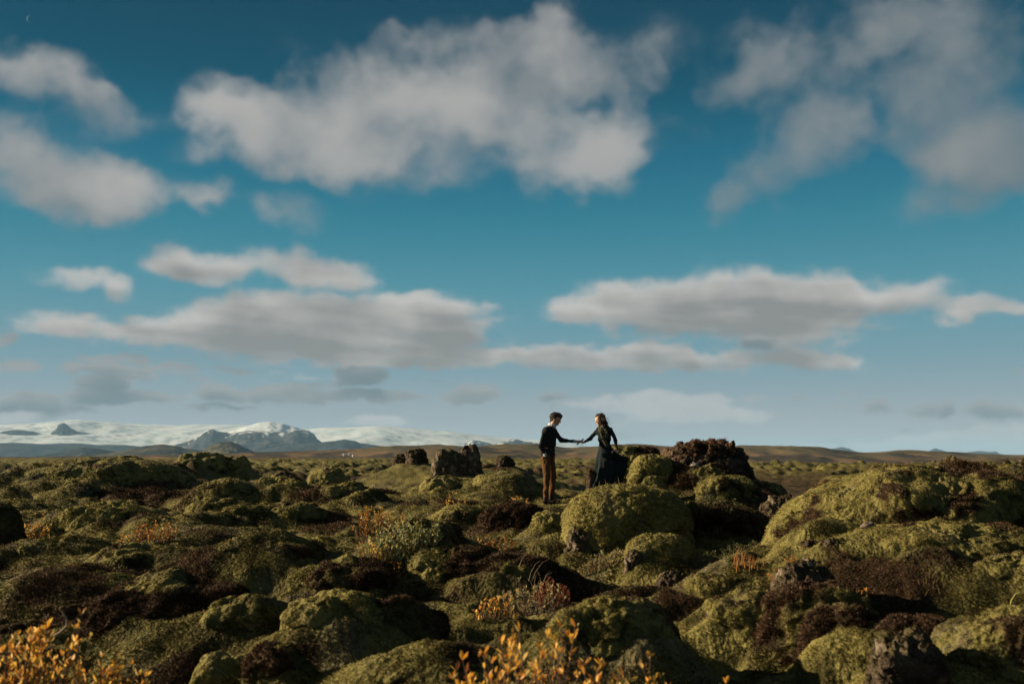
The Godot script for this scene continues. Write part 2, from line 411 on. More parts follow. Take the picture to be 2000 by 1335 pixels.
func rough_ground(sd: int, scale: float, cm: float, freq: float, lo := 0.72, hi := 1.0) -> StandardMaterial3D:
	var m := mat(0.95, 0.2)
	m.uv1_triplanar = true
	m.uv1_world_triplanar = true
	m.uv1_scale = Vector3.ONE * scale
	m.albedo_texture = relief(sd, freq, 4, lo, hi)
	m.heightmap_enabled = true
	m.heightmap_texture = relief(sd + 1, freq * 1.3, 5, 0.0, 1.0)
	m.heightmap_scale = cm
	return m

func setup_materials() -> void:
	M.far = mat(1.0, 0.0)
	M.moss = rough_ground(31, 0.9, 3.5, 0.03)
	M.rock = rough_ground(41, 0.8, 6.0, 0.02, 0.55, 1.0)
	M.tuft = mat(0.9, 0.15)
	M.tuft.backlight_enabled = true
	M.tuft.backlight = Color(0.30, 0.30, 0.30)
	M.leaf = mat(0.55, 0.4)
	M.leaf.backlight_enabled = true
	M.leaf.backlight = Color(0.8, 0.8, 0.8)
	M.stem = plain(Color(0.095, 0.060, 0.042))

# ---------------------------------------------------------------- hills, mountains and ice in the distance
func profile_at(p: Array, u: float) -> float:
	if u <= p[0]:
		return p[1]
	var k := 0
	while k < p.size() - 4 and p[k + 2] < u:
		k += 2
	var t := clampf((u - p[k]) / (p[k + 2] - p[k]), 0.0, 1.0)
	var t2 := t * t * (3.0 - 2.0 * t)
	return lerpf(p[k + 1], p[k + 3], lerpf(t, t2, 0.5))

func land_range(called: String, style: String, p: Array, d0: float, dc: float, foot: float, rough: float, sd: int, label: String, nu := 220, nv := 44, steep := 1.0) -> void:
	var big := noise(sd, 1.0, 5)
	var rid := noise(sd + 7, 1.0, 5)
	rid.fractal_type = FastNoiseLite.FRACTAL_RIDGED
	var v := PackedVector3Array()
	var c := PackedColorArray()
	v.resize(nu * nv)
	c.resize(nu * nv)
	var u0: float = p[0]
	var u1: float = p[p.size() - 2]
	var span := dc - d0
	var cells_m := span * 0.35
	for j in nv:
		var t := j / (nv - 1.0) * 1.22
		var d := d0 + span * t
		for i in nu:
			var u := lerpf(u0, u1, i / (nu - 1.0))
			var q := at(u, 893.0, d)
			var crest := at(u, profile_at(p, u), dc).y
			var s := pow(clampf(t, 0.0, 1.0), steep)
			s = s * s * (3.0 - 2.0 * s)
			var n := big.get_noise_2d(q.x / cells_m, q.z / cells_m)
			var r := rid.get_noise_2d(q.x / cells_m * 0.8 + 9.0, q.z / cells_m * 0.8)
			var mid := 4.0 * t * maxf(1.0 - t, 0.0)
			var rise := crest - foot
			var y := foot + rise * clampf(s + mid * (n * 0.35 - r * 0.12) * rough, 0.0, 1.0 + 0.02 * n)
			y += rise * 0.03 * rough * big.get_noise_2d(q.x / cells_m * 7.0, q.z / cells_m * 7.0) * sm(0.0, 0.3, t)
			if t > 1.0:
				y -= rise * (t - 1.0) * 2.0
			v[j * nu + i] = Vector3(q.x, y, q.z)
			c[j * nu + i] = land_colour(style, n, r, t, u, (y - foot) / maxf(rise, 1.0), big.get_noise_2d(q.x / cells_m * 5.0, q.z / cells_m * 1.6), rid.get_noise_2d(q.x / cells_m * 4.0, q.z / cells_m * 4.0))
	if called == "moor_hills":
		moor = v
		moor_width = nu
	structure(called, grid_mesh(v, c, nu, nv), M.far, label)

var moor := PackedVector3Array()
var moor_width := 1

func land_colour(style: String, n: float, r: float, t: float, u: float, up: float, f: float, g: float) -> Color:
	match style:
		"moor":
			var c := Color(0.115, 0.075, 0.042).lerp(Color(0.25, 0.150, 0.065), sm(-0.1, 0.30, f))
			c = c.lerp(Color(0.068, 0.060, 0.030), sm(0.0, 0.3, n + 0.4 * g) * 0.85)
			c = c.lerp(Color(0.028, 0.026, 0.02), sm(0.06, 0.26, f - n * 0.5 + g * 0.35) * 0.9)
			return c
		"green":
			return Color(0.055, 0.06, 0.032).lerp(Color(0.10, 0.075, 0.045), sm(-0.1, 0.4, f)).lerp(Color(0.03, 0.03, 0.024), sm(0.1, 0.5, r))
		"rock":
			var snow := sm(0.24, 0.40, g * 0.42 + f * 0.30 + (up - 0.80) * 0.8)
			return Color(0.020, 0.030, 0.038).lerp(Color(0.055, 0.055, 0.052), sm(-0.3, 0.4, f)).lerp(Color(0.50, 0.56, 0.61), snow * 0.8)
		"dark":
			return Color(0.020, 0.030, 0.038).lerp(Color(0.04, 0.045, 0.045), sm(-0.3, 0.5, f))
		"snow":
			return Color(0.42, 0.48, 0.53)
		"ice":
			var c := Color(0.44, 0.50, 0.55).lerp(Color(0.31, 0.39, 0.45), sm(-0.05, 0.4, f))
			var cloud_shade := sm(0.34, 0.0, t) * sm(-0.25, 0.2, n + f)  # cloud shadow painted blue-grey into the lower ice
			c = c.lerp(Color(0.16, 0.22, 0.27), cloud_shade * 0.9)
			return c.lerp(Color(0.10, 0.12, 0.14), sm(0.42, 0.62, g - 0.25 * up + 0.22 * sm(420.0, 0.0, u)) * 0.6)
	return Color.GRAY

func build_far_land() -> void:
	land_range("moor_hills", "moor", [-260, 892, 60, 892, 190, 891, 300, 888, 480, 885, 620, 881, 690, 878, 740, 875, 800, 874, 850, 872, 940, 875, 1000, 872, 1050, 871, 1100, 876, 1160, 874, 1200, 870, 1255, 868, 1310, 872, 1400, 874, 1460, 872, 1520, 873, 1560, 873, 1600, 875, 1640, 880, 1690, 884, 1760, 881, 1850, 884, 1930, 887, 2000, 888, 2280, 889], 1500.0, 4200.0, -38.0, 1.3, 101, "brown and olive rolling moorland hills below the horizon", 420, 90, 0.8)
	land_range("moor_slope", "moor", [1560, 922, 1610, 914, 1680, 909, 1760, 906, 1840, 900, 1900, 897, 1960, 894, 2040, 893, 2280, 893], 900.0, 1700.0, -36.0, 0.8, 133, "nearer brown moor slope at the foot of the hills", 160, 50)
	land_range("green_hill", "green", [372, 889, 395, 879, 412, 869, 430, 863, 448, 861, 462, 865, 478, 874, 500, 883, 520, 889], 5600.0, 6500.0, -35.0, 0.6, 151, "pointed olive hill in front of the blue mountain", 90, 30)
	land_range("green_hill", "green", [170, 890, 215, 884, 250, 877, 285, 870, 312, 867, 340, 870, 365, 876, 400, 881, 430, 888], 5900.0, 7000.0, -35.0, 0.6, 157, "long low olive hill left of the pointed hill", 90, 30)
	land_range("green_hill", "dark", [70, 890, 110, 884, 140, 877, 158, 873, 180, 875, 215, 880, 260, 884, 300, 889], 6800.0, 7800.0, -35.0, 0.6, 163, "low dark hill in front of the far glacier", 90, 30)
	land_range("blue_mountain", "rock", [250, 888, 290, 880, 330, 871, 362, 862, 385, 852, 400, 841, 412, 838, 424, 842, 445, 845, 480, 842, 520, 842, 555, 843, 580, 838, 600, 840, 612, 847, 620, 858, 640, 872, 660, 888], 11000.0, 14500.0, -40.0, 0.9, 171, "dark blue rock mountain with snow streaks along its cliff", 220, 56, 1.6)
	land_range("snow_dome", "snow", [430, 850, 455, 840, 480, 832, 505, 825, 525, 823, 545, 826, 570, 832, 590, 838, 612, 850], 14600.0, 16000.0, 150.0, 0.25, 181, "smooth white snow dome on top of the blue mountain", 90, 30)
	land_range("table_mountain", "dark", [478, 889, 505, 882, 525, 874, 560, 868, 610, 865, 650, 861, 672, 858, 690, 860, 706, 865, 735, 869, 760, 875, 790, 882, 815, 887], 9800.0, 11800.0, -40.0, 0.8, 191, "long dark blue table mountain in front of the glacier tongue", 180, 44, 1.7)
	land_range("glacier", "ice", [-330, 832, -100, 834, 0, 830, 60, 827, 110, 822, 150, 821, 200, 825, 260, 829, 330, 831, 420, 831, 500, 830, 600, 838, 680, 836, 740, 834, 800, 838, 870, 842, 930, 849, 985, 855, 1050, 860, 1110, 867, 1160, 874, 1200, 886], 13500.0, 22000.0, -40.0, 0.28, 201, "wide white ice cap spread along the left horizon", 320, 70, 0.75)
	land_range("shaded_ice_slope", "dark", [-330, 866, -60, 866, 20, 864, 80, 867, 140, 865, 190, 869, 240, 868, 300, 874, 350, 880, 400, 888], 11500.0, 13400.0, -40.0, 0.5, 207, "added blue grey slope in painted cloud shade below the glacier at the far left", 160, 30)  # added slope; its dark blue-grey stands in for cloud shadow on the ice
	land_range("rock_peak", "dark", [78, 856, 92, 848, 104, 840, 112, 829, 120, 826, 128, 829, 136, 837, 150, 843, 165, 852], 16600.0, 17600.0, 150.0, 0.6, 211, "small dark rock peak rising out of the glacier", 60, 24)
	land_range("rock_peak", "dark", [-40, 852, -10, 846, 8, 841, 22, 838, 45, 840, 62, 842, 80, 848, 95, 855], 16600.0, 17600.0, 150.0, 0.6, 217, "flat dark rock ridge in the glacier at the far left", 60, 24)
	land_range("rock_peak", "rock", [880, 872, 905, 866, 925, 860, 945, 862, 965, 867, 985, 861, 1005, 857, 1025, 862, 1045, 864, 1070, 872], 15000.0, 17000.0, -20.0, 0.8, 223, "blue rock ridges at the thin right end of the glacier", 90, 30)
	land_range("distant_peak", "dark", [1795, 889, 1812, 882, 1828, 875, 1838, 878, 1852, 882, 1876, 886, 1895, 882, 1915, 880, 1935, 882, 1946, 881, 1955, 886, 1975, 890], 20000.0, 22000.0, -40.0, 0.6, 231, "pair of faint blue peaks on the right horizon", 100, 26)
	land_range("distant_peak", "dark", [1590, 890, 1612, 880, 1630, 875, 1645, 872, 1658, 875, 1672, 881, 1690, 890], 20500.0, 22500.0, -40.0, 0.6, 239, "faint blue hill behind the brown moor hills", 60, 26)


# ---------------------------------------------------------------- the lava field: one sheet from the eye to the horizon
var g_big := noise(301, 0.05, 3)
var g_mid := noise(302, 0.35, 4)
var g_fine := noise(303, 2.6, 4)
var g_hue := noise(304, 0.42, 4)
var g_hue2 := noise(305, 1.9, 4)
var g_pillow := cells(306, 0.95)
var g_lump := cells(307, 0.34)
var g_crack := cracks(311, 0.50)
var g_crack2 := cracks(312, 1.35)
var g_small := cells(309, 2.3)
var g_wide := cells(308, 0.13)
var PINS := []        # [x, z, height, radius]: the ground passes here

func pin(u: float, v: float, d: float, r: float) -> void:
	var p := at(u, v, d)
	PINS.append([p.x, p.z, p.y, r])

# the ground swells up round every mound: a raster of heights, 0.15 m a cell
const SW := 420
const SC := 0.15
var swell := PackedFloat32Array()
var planning := false

func add_swell(x: float, z: float, a: float, c: float, rise: float) -> void:
	if swell.is_empty():
		swell.resize(SW * SW)
	var ra := a * 2.3
	var rc := c * 2.3
	for j in range(maxi(0, int((-z - rc) / SC)), mini(SW - 1, int((-z + rc) / SC) + 1)):
		for i in range(maxi(0, int((x - ra) / SC) + SW / 2), mini(SW - 1, int((x + ra) / SC) + SW / 2 + 1)):
			var dx := ((i - SW / 2) * SC - x) / ra
			var dz := (j * SC + z) / rc
			var r := dx * dx + dz * dz
			if r < 1.0:
				var f := rise * (1.0 - r) * (1.0 - r)
				var k := j * SW + i
				swell[k] = maxf(swell[k], f) + minf(swell[k], f) * 0.25

func swell_at(x: float, z: float) -> float:
	var i := x / SC + SW / 2.0
	var j := -z / SC
	if i < 0.0 or j < 0.0 or i >= SW - 1 or j >= SW - 1:
		return 0.0
	var i0 := int(i)
	var j0 := int(j)
	var k := j0 * SW + i0
	return lerpf(lerpf(swell[k], swell[k + 1], i - i0), lerpf(swell[k + SW], swell[k + SW + 1], i - i0), j - j0)

func pillow(n: FastNoiseLite, x: float, z: float) -> float:
	var f := n.get_noise_2d(x, z) + 1.0
	return 1.0 - f * f

func cracks(sd: int, freq: float) -> FastNoiseLite:
	var n := cells(sd, freq)
	n.cellular_return_type = FastNoiseLite.RETURN_DISTANCE2_SUB
	n.domain_warp_amplitude = 0.55 / freq
	n.domain_warp_frequency = freq * 0.9
	return n

func height_base(x: float, z: float) -> float:
	var d := sqrt(x * x + z * z)
	var h := 0.10
	h = lerpf(h, 0.32, sm(4.0, 12.0, d))
	h = lerpf(h, 0.62, sm(11.0, 20.0, d))
	h = lerpf(h, 0.80, sm(20.0, 60.0, d))
	var edge := lerpf(330.0, 105.0, sm(-0.15, 0.25, x / maxf(d, 1.0)))
	h = lerpf(h, -6.0, sm(edge * 0.85, edge * 2.2, d))
	h = lerpf(h, -45.0, sm(edge * 2.0, 1800.0, d))
	return h

func height(x: float, z: float) -> float:
	var d := sqrt(x * x + z * z)
	var h := height_base(x, z)
	if d < 700.0:
		var roughness := 1.0 - sm(420.0, 650.0, d)
		var far := sm(16.0, 45.0, d)
		var right := sm(3.0, 7.0, x) * sm(13.0, 17.0, d) * (1.0 - sm(46.0, 60.0, d))   # the bare brown flat
		roughness *= 1.0 - 0.75 * right
		h += g_big.get_noise_2d(x, z) * 0.25 * sm(8.0, 30.0, d) * roughness
		h += g_mid.get_noise_2d(x, z) * lerpf(0.16, 0.30, far) * roughness
		h += (pillow(g_lump, x * 0.70, z * 1.15) - 0.62) * lerpf(0.26, 0.75, far) * roughness
		h += (pillow(g_pillow, x * 0.65, z * 1.2) - 0.62) * lerpf(0.14, 0.34, far) * roughness
		h += (pillow(g_small, x, z) - 0.62) * lerpf(0.055, 0.12, far) * roughness if d < 120.0 else 0.0
		if d < 130.0:
			var open := sm(-0.30, 0.15, g_hue.get_noise_2d(x * 0.7 + 200.0, z * 0.7))
			h -= (1.0 - sm(0.0, 0.34, g_crack.get_noise_2d(x * 0.62, z * 1.2) + 1.0)) * lerpf(0.15, 0.36, far) * open * roughness
			h -= (1.0 - sm(0.0, 0.30, g_crack2.get_noise_2d(x * 0.62, z * 1.2) + 1.0)) * lerpf(0.07, 0.14, far) * open * roughness
		if d > 60.0:
			h += (pillow(g_wide, x, z) - 0.7) * 0.7 * sm(60.0, 130.0, d) * roughness
	else:
		h += g_big.get_noise_2d(x * 0.05, z * 0.05) * 9.0 * sm(700.0, 1500.0, d)
	if d < 66.0 and not swell.is_empty():
		h += swell_at(x, z)
	for p in PINS:
		var dx: float = x - p[0]
		var dz: float = z - p[1]
		var rr: float = p[3] * p[3]
		var q := dx * dx + dz * dz
		if q < rr * 4.0:
			h = lerpf(h, p[2] + (h - p[2]) * 0.06, exp(-q / rr * 1.6))
	if d < 140.0:
		h += g_fine.get_noise_2d(x, z) * lerpf(0.035, 0.07, sm(20.0, 50.0, d))
	return h

const MOSS_HI := Color(0.198, 0.176, 0.062)
const MOSS_MID := Color(0.115, 0.104, 0.039)
const MOSS_LOW := Color(0.046, 0.041, 0.016)
const BROWN := Color(0.060, 0.036, 0.024)
const SOIL := Color(0.030, 0.020, 0.014)
const STONE := Color(0.100, 0.076, 0.056)
const STONE_HI := Color(0.34, 0.275, 0.215)

func ground_colour(p: Vector3, n: Vector3) -> Color:
	var d := Vector2(p.x, p.z).length()
	var hue := g_hue.get_noise_2d(p.x, p.z)
	var h2 := g_hue2.get_noise_2d(p.x, p.z)
	var c := MOSS_MID.lerp(MOSS_HI, sm(-0.3, 0.45, hue * 0.6 + h2 * 0.6))
	c = c.lerp(MOSS_LOW, sm(0.0, 0.5, -h2) * 0.8)
	c = c.lerp(Color(0.120, 0.108, 0.070), sm(0.22, 0.42, g_hue.get_noise_2d(p.x * 1.7 - 90.0, p.z * 1.7) + 0.3 * h2) * 0.7)
	var brown := sm(0.13, 0.34, g_hue.get_noise_2d(p.x * 0.8 + 60.0, p.z * 0.8) + 0.25 * h2)
	brown = maxf(brown, sm(2.2, 4.2, p.x + h2 * 1.5) * sm(10.0, 14.0, d) * (1.0 - sm(46.0, 62.0, d + h2 * 12.0)) * 0.95)
	c = c.lerp(BROWN.lerp(SOIL, sm(-0.2, 0.4, h2)), brown * lerpf(0.9, 0.45, sm(30.0, 60.0, d)))
	if d > 30.0:
		c = c.lerp(Color(0.115, 0.112, 0.038), 0.45 * sm(30.0, 70.0, d))
	if d > 250.0:
		c = c.lerp(Color(0.10, 0.075, 0.04), sm(250.0, 700.0, d))
	return c

func build_ground() -> void:
	pin(1074, 988, 19.8, 1.3)       # under the man
	pin(1185, 965, 20.3, 1.2)       # under the woman
	pin(1130, 978, 20.0, 1.0)
	pin(894, 930, 26.5, 2.2)        # under the boulders
	pin(806, 902, 30.0, 2.6)
	pin(985, 908, 28.0, 2.0)
	pin(1379, 962, 18.6, 1.3)       # under the stack
	pin(1560, 965, 24.0, 3.0)
	add_swell(at(1060, 893, 4.4).x, -4.4, 0.9, 0.55, 0.42)
	add_swell(at(110, 893, 4.5).x, -4.5, 0.9, 0.5, 0.36)
	planning = true
	build_mounds()
	build_rocks()
	planning = false
	var angles := PackedFloat32Array()
	var a := -180.0
	while a < 180.001:
		angles.append(a)
		a += 0.115 if absf(a + 0.0001) < 31.0 else (0.6 if absf(a) < 45.0 else 4.5)
	angles[angles.size() - 1] = 180.0
	var rings := PackedFloat32Array()
	var r := 0.9
	while r < 60000.0:
		rings.append(r)
		r *= 1.0085 if r < 60.0 else (1.014 if r < 420.0 else 1.12)
	var nu := angles.size()
	var nv := rings.size()
	var v := PackedVector3Array()
	v.resize(nu * nv)
	for j in nv:
		for i in nu:
			var t := deg_to_rad(angles[i])
			var x := sin(t) * rings[j]
			var z := -cos(t) * rings[j]
			v[j * nu + i] = Vector3(x, height(x, z), z)
	var c := PackedColorArray()
	c.resize(nu * nv)
	for k in v.size():
		c[k] = ground_colour(v[k], Vector3.UP)
	var mesh := grid_mesh(v, c, nu, nv)
	structure("ground", mesh, M.moss, "mossy lava field reaching to the horizon")
	# moss and heather on the ground near the eye
	var i0 := 0
	while angles[i0] < -31.0:
		i0 += 1
	var i1 := i0
	while angles[i1] < 31.0:
		i1 += 1
	var j1 := 0
	while rings[j1] < 24.0:
		j1 += 1
	var sv := PackedVector3Array()
	var sc := PackedColorArray()
	for j in j1:
		sv.append_array(v.slice(j * nu + i0, j * nu + i1))
		sc.append_array(c.slice(j * nu + i0, j * nu + i1))
	var carpet := scatter("moss_carpet", sv, sc, i1 - i0, j1, false, Vector3.ZERO, self, PackedFloat32Array(), 26.0)
	tag(carpet, "low moss and heather covering the ground between the mounds", "moss")
	print("ground ", nu, " x ", nv)


# ---------------------------------------------------------------- moss: short tufts on whatever surface it grows on
var tuft_mesh: ArrayMesh
var tufts_made := 0

func make_tuft() -> ArrayMesh:
	var v := PackedVector3Array()
	var n := PackedVector3Array()
	var idx := PackedInt32Array()
	var r := RandomNumberGenerator.new()
	r.seed = 5
	for k in 6:
		var t := TAU * k / 6.0 + r.randf_range(-0.4, 0.4)
		var out := Vector3(cos(t), 0, sin(t))
		var side := Vector3(-sin(t), 0, cos(t)) * 0.17
		var base := out * r.randf_range(0.05, 0.42)
		var tip := base + out * r.randf_range(0.10, 0.45) + Vector3.UP * r.randf_range(0.6, 1.05)
		var b := v.size()
		v.append_array([base - side, base + side, tip])
		var nn := (Vector3.UP * 1.0 + out * 0.7).normalized()
		n.append_array([nn, nn, nn])
		idx.append_array([b, b + 1, b + 2])
	return arrays(v, n, PackedColorArray(), idx)

func scatter(called: String, v: PackedVector3Array, c: PackedColorArray, nu: int, nv: int, flip: bool, where: Vector3, parent: Node, bare: PackedFloat32Array, dmax := 24.0, spread := 0.0013, tall := 1.0) -> MultiMeshInstance3D:
	if tuft_mesh == null:
		tuft_mesh = make_tuft()
	var buf := PackedFloat32Array()
	var eye := Vector3(0, EYE_Y, 0)
	for j in nv - 1:
		for i in nu - 1:
			var k := j * nu + i
			var a := v[k] + where
			var d := a.distance_to(eye)
			if d > dmax or a.z > -2.2 or absf(a.x) > -a.z * 0.60 + 0.8:
				continue
			if bare.size() and bare[k] > 0.6:
				continue
			var e1 := v[k + 1] - v[k]
			var e2 := v[k + nu] - v[k]
			var cr := e1.cross(e2) * (1.0 if flip else -1.0) * -1.0
			var area := cr.length()
			if area < 1e-9:
				continue
			var n := cr / area
			var look := n.dot((eye - a) / d)
			if look < -0.30:
				continue
			var space := maxf(spread * d, 0.010)
			var want := area / (space * space) * clampf(absf(look) * 1.6 + 0.12, 0.2, 1.0)
			if d > dmax * 0.75:
				want *= 1.0 - (d - dmax * 0.75) / (dmax * 0.25)
			var patch := m_hue.get_noise_3dv(a * 1.9)
			var long := lerpf(0.62, 1.5, sm(-0.35, 0.4, patch))
			var count := int(want * lerpf(1.25, 0.75, sm(-0.3, 0.4, patch)) + rng.randf())
			for q in count:
				var p := v[k] + e1 * rng.randf() + e2 * rng.randf()
				var up := (n + Vector3(rng.randf_range(-0.35, 0.35), rng.randf_range(-0.1, 0.4), rng.randf_range(-0.35, 0.35))).normalized()
				var s := space * rng.randf_range(0.8, 1.35) * tall * lerpf(0.85, 1.2, sm(-0.3, 0.4, patch))
				var turn := rng.randf() * TAU
				var x := up.cross(Vector3(cos(turn), 0.13, sin(turn))).normalized()
				var z := x.cross(up) * s
				x *= s
				var heath := c[k].r > c[k].g * 1.35
				up *= s * (rng.randf_range(1.0, 2.2) if heath else rng.randf_range(0.5, 0.95) * long)
				p -= n * s * 0.12
				var f := rng.randf_range(0.86, 1.20)
				var warm := rng.randf_range(0.92, 1.12)
				var col := c[k]
				if heath:
					var w := rng.randf()
					if w < 0.10:
						col = Color(0.15, 0.112, 0.078)
					elif w < 0.30:
						col = Color(0.078, 0.042, 0.025)
					elif w < 0.40:
						col = MOSS_LOW
				buf.append_array([x.x, up.x, z.x, p.x, x.y, up.y, z.y, p.y, x.z, up.z, z.z, p.z, col.r * f * warm, col.g * f, col.b * f, 1.0])
	return copies_of(called, tuft_mesh, M.tuft, buf, parent)

func copies_of(called: String, mesh: Mesh, m: Material, buf: PackedFloat32Array, parent: Node) -> MultiMeshInstance3D:
	var count := buf.size() / 16
	if count == 0:
		return null
	tufts_made += count
	var mm := MultiMesh.new()
	mm.transform_format = MultiMesh.TRANSFORM_3D
	mm.use_colors = true
	mm.mesh = mesh
	mm.instance_count = count
	mm.buffer = buf
	var o := MultiMeshInstance3D.new()
	o.name = numbered(called) if parent == self else called
	o.multimesh = mm
	o.material_override = m
	parent.add_child(o, true)
	o.set_meta("kind", "stuff")
	return o

# ---------------------------------------------------------------- mounds of lava under moss
var m_cell := cells(401, 1.0)
var m_block := blocks(405)
var m_split := cracks(406, 1.0)
var m_fbm := noise(402, 1.0, 5)
var m_hue := noise(403, 1.1, 4)
var m_fine := noise(404, 5.0, 3)

var DOMES := []       # what stands where, for things that grow on top

func blocks(sd: int) -> FastNoiseLite:
	var n := cells(sd, 1.0)
	n.cellular_return_type = FastNoiseLite.RETURN_CELL_VALUE
	n.domain_warp_amplitude = 0.25
	return n

func top_at(x: float, z: float) -> float:
	var y := height(x, z)
	for m in DOMES:
		var q: float = pow(absf(x - m[0]) / m[2], 2.5) + pow(absf(z - m[1]) / m[3], 2.5)
		if q < 1.0:
			var g: float = height(m[0], m[1]) - 0.06
			y = maxf(y, g + (m[4] - g) * pow(1.0 - q, 0.4))
	return y

func bump3(p: Vector3) -> float:
	var f := m_cell.get_noise_3dv(p) + 1.0
	return 1.0 - f * f

func mound(u0: float, u1: float, vtop: float, d: float, style: String, label: String, deep := 0.8, lean := 0.0, square := 2.5, lumpy := 1.0) -> void:
	var um := (u0 + u1) * 0.5
	var a := (u1 - u0) * 0.5 / F * d
	var c := a * deep
	var mid := at(um, 893, d)
	if planning:
		DOMES.append([mid.x, mid.z, a, c, at(um, vtop, d).y])
		var rise := at(um, vtop, d).y - height_base(mid.x, mid.z)
		add_swell(mid.x, mid.z, a, maxf(c, a * 0.6), clampf(rise * (0.50 if square >= 2.7 else 0.78), 0.0, 0.95))
		return
	var low := 1e9
	for k in 8:
		var t := TAU * k / 8.0
		low = minf(low, height(mid.x + cos(t) * a * 0.9, mid.z + sin(t) * c * 0.9))
	low = minf(low, height(mid.x, mid.z)) - 0.06
	var h := at(um, vtop, d).y - low
	h = maxf(h, 0.12)
	var rock := style == "rock" or style == "crag"
	var called := "moss_mound"
	if style.begins_with("brown"):
		called = "brown_mound"
	elif rock:
		called = "lava_rock"
	var group := "moss covered lava mounds"
	if style.begins_with("brown"):
		group = "brown lava mounds"
	elif rock:
		group = "bare lava rocks"
	var root := thing(called, label, "rock" if rock else "mound", Vector3(mid.x, low, mid.z), 0.0, group)
	body(root, a, h, c, style, d, um, lean, square, lumpy)

